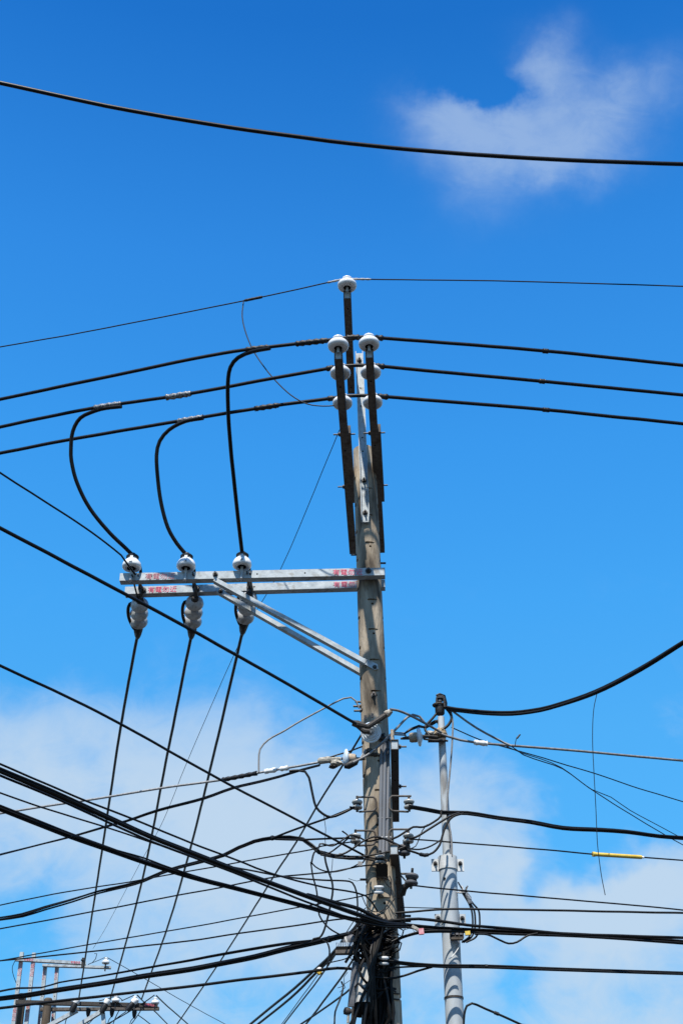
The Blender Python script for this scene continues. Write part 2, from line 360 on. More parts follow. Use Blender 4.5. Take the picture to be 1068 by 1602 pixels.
# the pale upright angle on the pole's front
u0, u1 = at(561.5, 553, 11.755), at(571.5, 817, 11.755)
up_t = thing('steel_upright', u1, 'bright galvanised upright bar standing between the dark arms on the pole top', 'steel bar')
dz = (u0 - u1).normalized(); sxv = dz.cross(Vector((0, 1, 0))).normalized()
sxv = sxv if sxv.x > 0 else -sxv
um = MB(); c = (u0 + u1) / 2; L = (u0 - u1).length / 2
um.box(c, (sxv, Vector((0, 1, 0)), dz), (.040, .004, L))
um.box(c + sxv * .036 + Vector((0, -.022, 0)), (sxv, Vector((0, 1, 0)), dz), (.004, .018, L))
um.box(c - sxv * .036 + Vector((0, -.022, 0)), (sxv, Vector((0, 1, 0)), dz), (.004, .018, L))
part('angle_bar', um, 'galv', up_t, flat=True)
for f in (.06, .22, .33, .52, .60): q = u0.lerp(u1, f) + Vector((0, -.0042, 0)); part('bolt_hole', MB().cyl(q, q + Vector((0, .003, 0)), .009, 10), 'hole', up_t)
for f in (.045, .77, .95):
    q = u0.lerp(u1, f); part('bolt', bolt(q + Vector((0, -.004, 0)), (0, -1, 0), .009, .05, .019), 'bolt', up_t)

# ------------------------------------------------------------------ pin insulators on the top arms
def pin_insulator_proto(name, label, prof, cap_m='porcelain', body_m='porcelain', pin=(-.05, .03), cavity=.037):
    t = thing(name, (0, 0, 0), label, 'insulator')
    part('shed', MB().lathe(prof, n=36, capped=False), body_m, t, local=True, angle=60)
    part('socket', MB().lathe([(.001, .012), (cavity, .012), (cavity, .004), (cavity * .9, .0)], n=20, capped=False), 'hole', t, local=True)
    part('pin', MB().cyl((0, 0, pin[0]), (0, 0, pin[1]), .013, 10), 'galv', t, local=True)
    return t
TOPPROF = [(.036, .004), (.060, -.001), (.082, .004), (.093, .018), (.0965, .034), (.094, .050), (.084, .066), (.066, .078), (.046, .084), (.040, .088), (.038, .098), (.044, .104), (.050, .113), (.049, .124), (.040, .132), (.020, .136), (.001, .137)]
proto = pin_insulator_proto('pin_insulator', 'white porcelain insulator alone at the very top, holding the thin bare wire', TOPPROF)
def arm_at(a, b, px, py, z):                               # the arm's centre line at the depth where (px, py) meets height z
    y = at_z(px, py, z).y; t = (y - a.y) / (b.y - a.y); return a.lerp(b, t)
INS = {}
spots = [('T', T0, T1, 542.5, 446, ZT), ('L1', L0, L1, 528, 540, ZARM), ('R1', R0, R1, 575.5, 537.5, ZARM), ('L2', L0, L1, 532, 583, ZARM), ('R2', R0, R1, 580, 582, ZARM), ('L3', L0, L1, 537.5, 630, ZARM), ('R3', R0, R1, 585.5, 629, ZARM)]
labs = {'L1': 'white insulator on the front end of the arm beside the dangling wire', 'R1': 'white insulator on the front end of the other dark arm, nearest the open sky side',
        'L2': 'white insulator half hidden behind the wire-side arm, second down', 'R2': 'white insulator half hidden behind the sky-side arm, second down',
        'L3': 'white insulator behind the wire-side arm, third and lowest, loose wire ending beside it', 'R3': 'white insulator behind the sky-side arm, third and lowest'}
for i, (k_, a, b, px, py, z) in enumerate(spots):
    o = proto if i == 0 else copy_tree(proto)
    hz = z + .104 + .006
    c = arm_at(a, b, px, py, hz + .04); c.z = hz; o.location = c; INS[k_] = c + Vector((0, 0, .118))
    o['group'] = 'white insulators on the pole-top arms'
    if k_ in labs: o['label'] = labs[k_]

# ------------------------------------------------------------------ lower double cross arm with braces and warning lettering
def long_arm(pa, pb, label, texts, holes):
    """pa, pb: front bottom edge at the free end and at the pole"""
    d = (pb - pa).normalized(); up = Vector((0, 0, 1)); up = (up - d * up.dot(d)).normalized(); back = up.cross(d).normalized()
    back = back if back.y > 0 else -back; h = .041
    a, b = pa + up * h + back * h, pb + up * h + back * h
    t = thing('cross_arm', pa, label, 'cross arm', 'square steel arms bolted to the poles')
    part('beam', MB().hollow(a, b, back, up, h, h, .006), 'galv', t, flat=True)
    for (px, py, sz, txt, m) in texts:
        f = (at(px, py, pa.y).x - pa.x) / (pb.x - pa.x); q = pa.lerp(pb, f) + up * .012 - back * .002
        lettering(txt, t, m, q, d, up, sz, 1.02)
    for f in holes: q = pa.lerp(pb, f) + up * h; part('bolt_hole', MB().cyl(q - back * .001, q + back * .003, .008, 10), 'hole', t)
    return t, a, b, d, up, back
Yf = YP - .122 - .084
fa_r = at(602, 899.5, Yf); fa_l = at_z(187, 908.3, fa_r.z)
ra_r = at(602, 918, YP + .124); ra_l = at_z(195, 929.2, ra_r.z)
FA, fA, fB, fD, fU, fK = long_arm(fa_l, fa_r, 'front bar of the galvanised double arm, crossing the pole front, red warning text', ((227, 908, .072, '有電勿近', 'redfaded'), (520, 901, .072, '有電勿近', 'red')), (.12, .52, .70))
RAm, rA, rB, rD, rU, rK = long_arm(ra_l, ra_r, 'rear bar of the galvanised double arm, passing behind the pole, red warning text', ((231, 928, .072, '有電勿近', 'red'), (521, 920, .072, '有電勿近', 'red')), (.16, .5))
part('bolt', bolt(surf(576, 893, .085), YA, .011, .05, .022), 'bolt', FA)
q = fa_l.lerp(fa_r, .362) + fU * .045; part('bolt', bolt(q, YA, .010, .05, .019), 'bolt', FA)
# end spacers tie both bars together
for px in (207, 303, 392):
    f = (px - 187) / 415; a = fa_l.lerp(fa_r, f) + fU * .04; b = Vector((a.x, rA.lerp(rB, f).y, a.z))
    part('bolt', MB().cyl(a + Vector((0, -.04, 0)), b, .009, 8), 'bolt', FA)

def brace(p0, p1, label, lug=None):
    d = (p1 - p0).normalized(); s = Vector((0, 1, 0)); s = (s - d * s.dot(d)).normalized(); n = d.cross(s).normalized()
    n = n if n.z > 0 else -n
    t = thing('diagonal_brace', p0, label, 'brace', 'diagonal braces under the double arm')
    m_ = MB(); c = (p0 + p1) / 2; L = (p1 - p0).length / 2
    m_.box(c, (d, s, n), (L, .003, .021)); m_.box(c - n * .018 + s * .032, (d, s, n), (L, .030, .0035))
    part('angle_bar', m_, 'galv', t, flat=True)
    return t, d, s, n
fb0 = fa_l.lerp(fa_r, .36) + Vector((.0, -.008, -.01)); fb1 = surf(572, 1036, .02) + Vector((0, -.01, 0))
b1, d1, s1, n1 = brace(fb0, fb1, 'upper diagonal brace whose flattened end is bolted on the pole front')
lug = MB(); e0 = fb1 - d1 * .03; e1 = surf(588, 1043, .012)
dl = (e1 - e0).normalized(); sl = Vector((0, 1, 0)); nl = dl.cross(sl).normalized()
lug.add([e0 + nl * .024, e0 - nl * .024, e1 - nl * .036, e1 + dl * .028 - nl * .01, e1 + nl * .03, e0 + nl * .024 + sl * .008, e0 - nl * .024 + sl * .008, e1 - nl * .036 + sl * .008, e1 + dl * .028 - nl * .01 + sl * .008, e1 + nl * .03 + sl * .008],
        [(0, 1, 2, 3, 4), (9, 8, 7, 6, 5), (0, 5, 6, 1), (1, 6, 7, 2), (2, 7, 8, 3), (3, 8, 9, 4), (4, 9, 5, 0)])
part('lug', lug, 'galv', b1, flat=True)
part('bolt', bolt(e1 + Vector((-.012, -.001, -.004)), YA, .009, .022, .015), 'bolt', b1)
rb0 = ra_l.lerp(ra_r, .355) + Vector((0, -.008, .02)); rb1 = at(583, 1061, YP + .135)
b2, d2, s2, n2 = brace(rb0, rb1, 'lower diagonal brace that passes behind the pole')
part('bolt', bolt(rb0 + d2 * .05 + Vector((0, -.004, 0)), YA, .010, .04, .018), 'bolt', b2)

# pin insulators on the double arm
LOWPROF = [(.045, .004), (.062, -.002), (.080, .002), (.090, .014), (.093, .030), (.088, .055), (.076, .078), (.058, .096), (.046, .104), (.043, .112), (.048, .118), (.054, .126), (.052, .138), (.044, .146), (.034, .150), (.001, .151)]
low = pin_insulator_proto('pin_insulator', '', LOWPROF, pin=(-.155, .03), cavity=.034)
part('nut', MB().cyl((0, 0, -.15), (0, 0, -.128), .02, 6), 'bolt', low, local=True)
part('cable_cap', MB().lathe([(.046, .116), (.060, .120), (.062, .136), (.052, .146), (.030, .158), (.026, .17), (.001, .172)], n=20), 'blacktape', low, local=True)
part('tie_strap', MB().add([(-.014, -.055, .124), (.014, -.055, .124), (.014, -.098, .03), (-.014, -.098, .03), (-.014, -.053, .120), (.014, -.053, .120), (.014, -.094, .03), (-.014, -.094, .03), ], [(0, 1, 2, 3), (7, 6, 5, 4), (0, 3, 7, 4), (1, 5, 6, 2)]), 'pipe', low, local=True)
LOWI = []
for i, (px, py, lb) in enumerate(((206, 890, 'white bell insulator at the free tip of the double arm'), (291, 889.5, 'white bell insulator in the middle of the three on the double arm'), (378.5, 887.5, 'white bell insulator on the double arm nearest the braces'))):
    o = low if i == 0 else copy_tree(low)
    f = (px - 187) / 415; y = fa_l.lerp(fa_r, f).y - .017
    o.location = at(px, py, y); tag(o, lb, 'insulator', 'bell insulators standing on the double arm'); LOWI.append(o.location + Vector((0, 0, .165)))

# ------------------------------------------------------------------ wires
def catmull(P, step):
    out = []
    for i in range(len(P) - 1):
        p0, p1, p2, p3 = P[max(0, i - 1)], P[i], P[i + 1], P[min(len(P) - 1, i + 2)]
        n = max(1, int(math.hypot(p2[0] - p1[0], p2[1] - p1[1]) / step))
        d01 = max(1e-3, math.hypot(p1[0] - p0[0], p1[1] - p0[1])); d12 = max(1e-3, math.hypot(p2[0] - p1[0], p2[1] - p1[1])); d23 = max(1e-3, math.hypot(p3[0] - p2[0], p3[1] - p2[1]))
        def tang(k):
            a = [(p2[j] - p0[j]) / (d01 + d12) * d12 if i > 0 else p2[j] - p1[j] for j in range(len(p1))]
            b = [(p3[j] - p1[j]) / (d12 + d23) * d12 if i < len(P) - 2 else p2[j] - p1[j] for j in range(len(p1))]
            return a, b
        m1, m2 = tang(0)
        for q in range(n):
            t = q / n; h = (2 * t ** 3 - 3 * t ** 2 + 1, t ** 3 - 2 * t ** 2 + t, -2 * t ** 3 + 3 * t ** 2, t ** 3 - t ** 2)
            out.append(tuple(h[0] * p1[j] + h[1] * m1[j] + h[2] * p2[j] + h[3] * m2[j] for j in range(len(p1))))
    out.append(tuple(P[-1])); return out
def wpath(pts, step=14, extend=14.0):
    """photo points, some with a depth (third number); a wire keeps its height where no depth is given at its ends"""
    P = [list(p) + [None] * (3 - len(p)) for p in pts]; kn = [i for i, p in enumerate(P) if p[2] is not None]
    for e in (0, len(P) - 1):
        if P[e][2] is None:
            k_ = min(kn, key=lambda i: abs(i - e)); z = at(*P[k_]).z; P[e][2] = at_z(P[e][0], P[e][1], z).y
    kn = [i for i, p in enumerate(P) if p[2] is not None]
    s_ = [0.0]
    for i in range(1, len(P)): s_.append(s_[-1] + math.hypot(P[i][0] - P[i - 1][0], P[i][1] - P[i - 1][1]))
    for a, b in zip(kn, kn[1:]):
        for i in range(a + 1, b):
            t = (s_[i] - s_[a]) / max(1e-6, s_[b] - s_[a]); P[i][2] = 1 / ((1 - t) / P[a][2] + t / P[b][2])
    Q = catmull([(p[0], p[1], 1 / p[2]) for p in P], step)
    W3 = [at(x, y, 1 / w) for x, y, w in Q]
    def off(p): return p[0] <= 1 or p[0] >= 1067 or p[1] >= 1601
    if extend:
        for e in (0, -1):
            if off(P[e]):
                a, b = (W3[0], W3[min(4, len(W3) - 1)]) if e == 0 else (W3[-1], W3[-min(5, len(W3))])
                d = (a - b).normalized(); d.z *= .35; d.normalize(); ex = []
                for k_ in range(1, 5):
                    q = a + d * (extend * k_ / 4)
                    if q.z > .5: ex.append(q)
                if e == 0: W3 = ex[::-1] + W3
                else: W3 = W3 + ex
    return W3
WIRES = {}
def wire(name, pts, wpx, m, label, cat, group=None, ref=None, sleeves=(), step=14, extend=14.0, n=7, wob=.0035):
    W3 = wpath(pts, step, extend); ref = ref if ref is not None else (pts[-1] if len(pts[-1]) > 2 else [p for p in pts if len(p) > 2][-1])
    rad = .5 * wpx * pxm(at(*ref)) if len(ref) > 2 else .01
    if wob: W3 = [p + (noise.noise_vector(p * 1.1) + noise.noise_vector(p * 3.7) * .6) * wob for p in W3]
    o = solo(name, MB().tube(W3, rad, n), m, label, cat, group, origin=W3[len(W3) // 2], angle=60)
    for sl in sleeves:
        x0, x1, w, sm = sl[:4]; ring = sl[4] if len(sl) > 4 else 0
        PP = [(proj(p)[0], p) for p in W3]; seg_ = [p for x, p in PP if x0 <= x <= x1]
        def cutp(x):
            for (xa, a), (xb, b) in zip(PP, PP[1:]):
                if (xa - x) * (xb - x) <= 0 and xa != xb: return a.lerp(b, (x - xa) / (xb - xa))
        a, b = cutp(x0), cutp(x1)
        if a is None or b is None: continue
        if PP[0][0] > PP[-1][0]: a, b = b, a
        pth = [a] + seg_ + [b]; fine = []
        for p, q in zip(pth, pth[1:]):
            for k_ in range(4): fine.append(p.lerp(q, k_ / 4))
        fine.append(pth[-1]); rr = [.5 * w * pxm(fine[0]) * (1 + .16 * math.sin(i * 2.1) * (1 if ring else .3)) for i in range(len(fine))]
        rr[0] *= .72; rr[-1] *= .72
        part('sleeve', MB().tube(fine, rr, 9), sm, o, angle=60)
    WIRES[label] = W3
    return o
def bundle(name, pts, wpx, strands, m, label, cat='cable bundle', twist=.9, group=None, spread=.6, mats=None, step=14, extend=14.0, wraps=()):
    W3 = wpath(pts, step, extend); ref = [p for p in pts if len(p) > 2][-1]
    Rb = .5 * wpx * pxm(at(*ref)); r = Rb * (1 - spread) * 1.15; t = thing(name, W3[len(W3) // 2], label, cat, group)
    ln = 0.0; L = [0.0]
    for a, b in zip(W3, W3[1:]): ln += (b - a).length; L.append(ln)
    for k_ in range(strands):
        ph = 2 * math.pi * k_ / strands + random.random() * .6; pp = []
        for i, p in enumerate(W3):
            d = (W3[min(i + 1, len(W3) - 1)] - W3[max(i - 1, 0)]).normalized(); s = d.cross(Vector((0, 0, 1))).normalized(); u = s.cross(d)
            a = ph + twist * L[i] + .8 * noise.noise(Vector((L[i] * .5, k_ * 3.1, 0))); q = Rb * spread * (1 + .45 * noise.noise(Vector((L[i] * .8, k_ * 7.7, 2))))
            pp.append(p + s * (math.cos(a) * q) + u * (math.sin(a) * q))
        part('cable', MB().tube(pp, r * random.uniform(.85, 1.1), 7), (mats or [m])[k_ % len(mats or [m])], t, angle=60)
    for x in wraps:
        best = min(range(len(W3)), key=lambda i: abs(proj(W3[i])[0] - x)); p = W3[best]; d = (W3[min(best + 1, len(W3) - 1)] - W3[max(best - 1, 0)]).normalized()
        part('wrap', MB().tube([p - d * .012, p - d * .010, p + d * .010, p + d * .012], [Rb * .7, Rb * 1.12, Rb * 1.12, Rb * .7], 10), 'blacktape', t)
    return t
yT, yF, yM, yB = INS['T'].y, INS['L1'].y, INS['L2'].y, INS['L3'].y
def P2(v): a = proj(v); return (a[0], a[1], v.y)
PT = P2(INS['T']); zT = INS['T'].z; zW = INS['L1'].z
G = 'high voltage wires on the pole-top insulators'
wire('wire', [(0, 543), (130, 520), (380, 471), (470, 452), (PT[0] - 14, PT[1] + 2), PT, (PT[0] + 14, PT[1]), (800, 440), (1068, 448)], 2.1, 'blackmatt', 'thin bare wire passing over the topmost insulator', 'wire', G, PT, ((382, 410, 4.5, 'blacktape'), (512, 536, 3.4, 'alu', 1), (549, 580, 3.4, 'alu', 1)))
def three(k_, left, right, label, sl):
    a, b = P2(INS['L' + k_]), P2(INS['R' + k_])
    return wire('power_line', left + [(a[0] - 12, a[1] + 2.5), a, ((a[0] + b[0]) / 2, (a[1] + b[1]) / 2 - .5), b, (b[0] + 12, b[1] + 1.2)] + right, 6.0, 'black', label, 'power line', G, a, sl)
three('1', [(0, 625), (175, 588), (350, 552), (430, 542)], [(850, 549), (1068, 572)], 'top one of three thick black wires, over the front insulators', ((384, 421, 8.5, 'blacktape', 1), (462, 512, 9, 'blacktape', 1), (541, 563, 9, 'blacktape', 1), (586, 600, 9, 'blacktape', 1), (848, 858, 8, 'blacktape')))
three('2', [(0, 668), (150, 638), (290, 617), (400, 597)], [(850, 597), (1068, 618)], 'middle one of three thick black wires on the pole-top arms', ((148, 190, 8.5, 'tape', 1), (260, 299, 9.5, 'tape', 1), (510, 522, 9, 'blacktape'), (583, 602, 9, 'blacktape', 1), (842, 852, 8, 'blacktape')))
three('3', [(0, 709), (110, 688), (290, 657), (430, 635)], [(850, 641), (1068, 663)], 'lowest one of three thick black wires on the pole-top arms', ((278, 318, 8.5, 'tape', 1), (398, 436, 8.5, 'blacktape', 1), (512, 522, 9, 'blacktape'), (590, 608, 9, 'blacktape', 1), (848, 860, 7.5, 'blacktape')))

zy = lambda x, y: at_z(x, y, zW).y
GR = 'looping black drop cables feeding the double arm'
def drop(pts, label, i):
    c = P2(LOWI[i]); st = pts[0]
    wire('drop_cable', [(st[0], st[1], zy(*st) - .04)] + pts[1:] + [(c[0], c[1] + 2, c[2])], 6.4, 'black', label, 'cable', GR, c, step=8)
drop([(190, 636), (165, 639), (149, 643), (126, 654), (114, 675), (111, 703), (112, 722), (121, 756), (141, 796), (171, 833), (197, 858)], 'drop cable looping widest out to the free tip insulator', 0)
drop([(318, 654), (290, 659), (265, 672), (250, 690), (245, 712), (247, 750), (253, 790), (263, 825), (277, 850)], 'drop cable looping down to the middle insulator of the double arm', 1)
drop([(422, 545), (395, 550), (373, 559), (361, 574), (357, 600), (357.5, 650), (361, 700), (367, 760), (374, 820)], 'drop cable falling almost straight to the insulator by the braces', 2)
wire('wire', [(381, 471, at_z(381, 471, zT).y), (379, 495), (386, 525), (400, 555), (425, 589), (455, 618), (480, 632), (505, 635.5), (523, 634.5, yB)], 2.0, 'black', 'thin jumper wire curving from the peak wire to the lowest insulators', 'wire', None, None, step=8)
wire('wire', [(531, 672, yB + .4), (440, 888), (385, 985), (300, 1175), (255, 1285), (225, 1340), (160, 1462), (146, 1484, 32.0)], 1.3, 'black', 'hair-thin wire dangling from the pole top down to the distant poles', 'wire', None, (531, 672, yB + .4))

# ------------------------------------------------------------------ strain strings behind the double arm and their long lines
YBK = 32.0
zc = (fA.z + rA.z) / 2 - .02
GS = 'triple porcelain strain insulators on the double arm'
ends = [((219.5, 936), (216.5, 983), (191, 1125), (160, 1330), (123.6, 1563), 'triple-disc strain insulator at the tip of the double arm', 'long dark line falling from the double arm tip to the distant poles'),
        ((305.5, 933), (300.5, 984), (262, 1180), (222, 1380), (172, 1566), 'triple-disc strain insulator in the middle of the double arm', 'long dark line falling from the middle of the double arm to the distant poles'),
        ((390.5, 926), (381.5, 977), (325, 1220), (272, 1420), (222, 1563), 'triple-disc strain insulator tucked behind the braces', 'long dark line falling from beside the braces to the distant poles')]
BELL = [(.001, 0), (.020, 0), (.034, .006), (.036, .03), (.05, .036), (.072, .052), (.086, .074), (.092, .100), (.088, .110), (.080, .100), (.066, .084), (.045, .09), (.02, .094), (.001, .094)]
for i, (s0, s1, m1, m2, e, lb, lb2) in enumerate(ends):
    a = at_z(s0[0], s0[1], zc - .03); b = at_z(s1[0], s1[1], zc - .09)
    d = (b - a).normalized(); L = (b - a).length
    t = thing('strain_insulator', a, lb, 'insulator', GS)
    f = (s0[0] - 190) / 415
    fa = fa_l.lerp(fa_r, f) + fU * .05 - fK * .04
    part('link', MB().tube([fa, fa + Vector((0, .12, -.012)), ra_l.lerp(ra_r, f) - rK * .02 + rU * .03, a + d * .02], [.008, .008, .014, .016], 8), 'bolt', t)
    part('link', bolt(ra_l.lerp(ra_r, f) - rK * .003 + rU * .03, -rK, .014, .07, .026), 'bolt', t)
    sp = (L - .10) / 3
    for k_ in range(3): part('disc', MB().lathe(BELL, a + d * (.02 + sp * k_), d, 30), 'glazedporcelain', t, angle=60)
    for k_ in range(3): part('cap', MB().lathe([(.001, -.012), (.024, -.012), (.034, -.002), (.037, .020), (.037, .034)], a + d * (.02 + sp * k_), d, 20, False), 'darksteel', t)
    part('clamp', MB().tube([a + d * (L - .12), a + d * (L - .08), a + d * (L + .02), a + d * (L + .12), a + d * (L + .17)], [.03, .05, .048, .034, .02], 10), 'blacktape', t)
    j0 = LOWI[i] + Vector((0, .02, -.03)); rr = rA.lerp(rB, f)
    side = .055 if i else -.10
    jp = [j0, j0 + Vector((.05, .10, -.01)), j0 + Vector((.055, .22, -.08)), Vector((a.x - .05, rr.y + .10, a.z + .04)), a + Vector((-.115, .10, -.01)), a.lerp(b, .55) + Vector((-.105, 0, -.01)), a.lerp(b, .88) + Vector((-.05, 0, -.03)), b + d * .05]
    jq = catmull([tuple(p) for p in jp], .03)
    part('jumper', MB().tube([Vector(p) for p in jq], .017, 8), 'black', t, angle=60)
    c1 = P2(b + d * .1)
    wire('power_line', [c1, m1, m2, (e[0], e[1], YBK)], 5.2, 'black', lb2, 'power line', 'long lines running to the distant poles', c1)

# ------------------------------------------------------------------ overhead line across the top
wire('power_line', [(0, 130, 9.5), (200, 172), (420, 208), (640, 234), (860, 249), (1068, 257, 10.2)], 7.2, 'black', 'lone black line crossing the open sky high above everything', 'power line', None, (640, 234, 9.8), extend=10, step=30)

# ------------------------------------------------------------------ wires toward the near street
yS = YP - .16
GN = 'service lines coming down toward the pole from the near street'
wire('wire', [(0, 739), (60, 778), (120, 817), (190, 869), (204, 889), (212, 899, Yf - .02)], 3.0, 'black', 'black line ending at the hook on the tip of the double arm', 'wire', GN)
wire('wire', [(0, 826), (190, 926), (300, 986), (420, 1053), (545, 1126), (556, 1132, 11.40)], 5.0, 'black', 'thick black line held by the large front strain insulator', 'power line', GN)
wire('wire', [(0, 1041), (150, 1112), (343, 1219), (470, 1286), (575, 1341, 11.70)], 3.6, 'black', 'black line slanting from the edge to the lower pole, crossing the three long lines', 'wire', GN)
GB = 'heavy telecom cables strapped to the lower pole'
wire('cable', [(0, 1195), (60, 1221), (132, 1252), (213, 1283), (298, 1318), (381, 1350), (420, 1365), (505, 1388), (572, 1401), (590, 1425, 11.70)], 2.8, 'black', 'thinner cable above the heavy bundle, entering high on the tangled pole', 'cable', GB)
bundle('cable_bundle', [(0, 1205), (84, 1240), (174, 1281), (236, 1309), (300, 1334), (392, 1370), (477, 1401), (560, 1431), (600, 1444), (630, 1447, 11.62)], 7.0, 4, 'black', 'heavy bundle of black cables, uppermost of the two descending to the pole', twist=.25, group=GB)
wire('cable', [(0, 1213), (98, 1254), (174, 1289), (236, 1316), (300, 1340), (392, 1376), (477, 1410), (550, 1437), (600, 1450, 11.66)], 3.2, 'black', 'black cable hugging the underside of the heavy upper bundle', 'cable', GB)
wire('cable', [(0, 1240), (65, 1263), (166, 1294), (230, 1315), (300, 1340), (392, 1373), (477, 1401), (540, 1421), (585, 1436, 11.62)], 2.3, 'black', 'slim cable rising into the heavy bundle from below', 'cable', GB)
bundle('cable_bundle', [(0, 1264), (56, 1286), (112, 1308), (168, 1328), (230, 1350), (300, 1372), (359, 1387), (420, 1403), (488, 1421), (527, 1432), (560, 1440), (600, 1448), (635, 1449, 11.60)], 7.2, 4, 'black', 'second heavy black cable bundle, running just under the first', twist=.3, group=GB, wraps=(553,))
wire('cable', [(112, 1308, 9.2), (124, 1310), (168, 1326), (225, 1342), (267, 1358), (330, 1378), (400, 1398), (470, 1414), (520, 1430), (570, 1438, 11.6)], 2.4, 'black', 'slim cable splitting off and rejoining the second bundle', 'cable', GB)
wire('cable', [(480, 1400, 11.0), (520, 1411), (560, 1421), (585, 1434), (605, 1442, 11.62)], 6.0, 'black', 'short thick cable stub sweeping onto the pole above the bundles', 'cable', GB, step=8)

# ------------------------------------------------------------------ wires away to the far side of the street
GA = 'distribution lines running away from the pole'
wire('power_line', [(0, 1273), (56, 1264), (180, 1245), (253, 1233), (342, 1221), (401, 1209.5), (449, 1201), (498, 1192.5, 11.75)], 3.8, 'alu', 'grey bare aluminium line ending at the dusty strain clamp', 'power line', GA, sleeves=((347, 402, 7, 'blacktape', 1), (414, 433, 7.5, 'whitetag', 1), (438, 451, 7.5, 'whitetag', 1)))
bundle('cable_bundle', [(0, 1337), (48, 1325), (112, 1309), (174, 1291), (197, 1285), (247, 1268), (319, 1249), (364, 1233), (406, 1223), (437, 1215), (470, 1205), (500, 1197, 11.72)], 4.6, 2, 'black', 'black twin cable rising under the grey aluminium line', twist=.8, group=GA, spread=.45)
wire('cable', [(452, 1206, 11.6), (466, 1205), (477, 1207), (483, 1216), (488, 1239), (494, 1262), (505, 1273), (517, 1278), (533, 1273), (554, 1262.5, 11.64)], 4.0, 'black', 'black cable hooking down from the grey clamp to the upper spool', 'cable', GA, step=6, sleeves=())
bundle('cable_bundle', [(0, 1438), (35, 1432), (70, 1421), (112, 1409), (157, 1395), (197, 1386), (225, 1378), (253, 1366), (281, 1357), (316, 1348), (350, 1338), (373, 1326), (398, 1316), (426, 1311), (454, 1310), (474, 1313), (488, 1323), (499, 1333), (521, 1339), (547, 1342), (572, 1342), (590, 1346, 11.72)], 7.4, 3, 'black', 'twisted black cable bundle waving up to the lower spool rack', twist=1.1, group=GA, wraps=(427,))
wire('cable', [(426, 1311.5, 11.95), (450, 1302), (477, 1292), (519, 1277), (554, 1262.5, 11.64)], 3.4, 'black', 'black cable rising from the twisted bundle to the upper spool', 'cable', GA)
wire('cable', [(430, 1313, 11.95), (460, 1314), (500, 1312.5), (541, 1311, 11.66), (556, 1312, 11.64)], 3.2, 'black', 'level black cable from the twisted bundle to the lower spool', 'cable', GA)
wire('wire', [(0, 1416), (84, 1399), (157, 1387), (202, 1380), (288, 1364), (347, 1354), (392, 1346), (448, 1336), (488, 1329), (502, 1324), (550, 1317, 11.66)], 2.2, 'black', 'slim wire running beneath the twisted bundle to the lower spool', 'wire', GA)
wire('wire', [(0, 1453), (72, 1440), (180, 1420), (280, 1400), (347, 1388), (420, 1374), (477, 1368), (524, 1363), (561, 1355), (590, 1352, 11.72)], 2.5, 'black', 'slim wire ending at the small spool on the pole front', 'wire', GA)
wire('wire', [(340, 1352, 11.4), (387, 1361), (448, 1372), (505, 1377), (541, 1378), (551, 1381), (557, 1394), (559, 1410), (559, 1426, 11.66)], 2.8, 'black', 'wire that levels out then turns sharply down beside the pole', 'wire', GA, step=5)
wire('wire', [(0, 1503), (140, 1478), (300, 1450), (387, 1434), (465, 1420), (561, 1403), (594, 1394, 11.72)], 2.1, 'black', 'slim wire ending at the lone white spool under the dark box', 'wire', GA)
wire('wire', [(0, 1503.5), (126, 1490.5), (300, 1471), (373, 1460), (449, 1450), (541, 1437), (580, 1440, 11.68)], 2.6, 'black', 'slim wire meeting the pole at the level of the heavy bundles', 'wire', GA)
bundle('cable_bundle', [(0, 1551), (28, 1546), (65, 1545), (93, 1537), (157, 1527), (219, 1516), (253, 1510), (300, 1502), (325, 1497), (387, 1486), (449, 1476), (488, 1472), (540, 1466), (575, 1460, 11.7)], 4.4, 2, 'black', 'twin cable just above the fattest low bundle', twist=.6, group=GA, spread=.45)
bundle('cable_bundle', [(0, 1562), (45, 1556), (93, 1548), (168, 1537), (225, 1527), (300, 1516), (342, 1508), (398, 1497), (449, 1484), (499, 1473), (547, 1462), (580, 1457, 11.66)], 9.2, 4, 'black', 'fattest low black bundle running away to the distant poles', twist=.25, group=GA, wraps=(520, 545))
wire('cable', [(0, 1577), (98, 1565), (197, 1554), (300, 1542.5), (373, 1533), (437, 1526), (499, 1518), (527, 1514.5), (561, 1517), (590, 1524, 11.7)], 4.8, 'black', 'lowest long black cable, with a yellow tag hung beneath it', 'cable', GA)
GD = 'cables diving steeply away from the lower pole'
wire('wire', [(276, 1604), (317, 1545), (339, 1512), (373, 1460), (408, 1404), (432, 1365), (463, 1318), (499, 1256), (536, 1197), (566, 1148, 11.9)], 3.4, 'black', 'single straight wire slanting behind the tangle toward the distant poles', 'wire', GD)
wire('cable', [(392, 1602), (420, 1579), (449, 1556), (488, 1522), (519, 1493), (547, 1460), (575, 1432, 11.68)], 5.0, 'black', 'outer of two thick cables diving steeply from the pole', 'cable', GD)
wire('cable', [(404, 1602), (454, 1562), (496, 1521), (521, 1496), (550, 1464), (580, 1436, 11.66)], 4.6, 'black', 'inner of two thick cables diving steeply from the pole', 'cable', GD)
wire('wire', [(441, 1602), (474, 1557), (496, 1527), (530, 1478), (557, 1436), (572, 1420, 11.74)], 1.6, 'black', 'hair-thin wire diving beside the yellow tag', 'wire', GD)
wire('wire', [(444, 1602), (480, 1556), (500, 1530), (535, 1478), (560, 1442, 11.68)], 2.8, 'black', 'slim wire diving just inside the yellow tag', 'wire', GD)
wire('cable', [(471, 1602), (494, 1587), (541, 1553), (560, 1536), (590, 1510, 11.68)], 3.4, 'black', 'cable diving under the white junction casing', 'cable', GD)
wire('cable', [(479, 1602), (505, 1568), (541, 1519), (553, 1500), (575, 1476, 11.68)], 3.6, 'black', 'cable diving behind the grey ribbed hose', 'cable', GD)
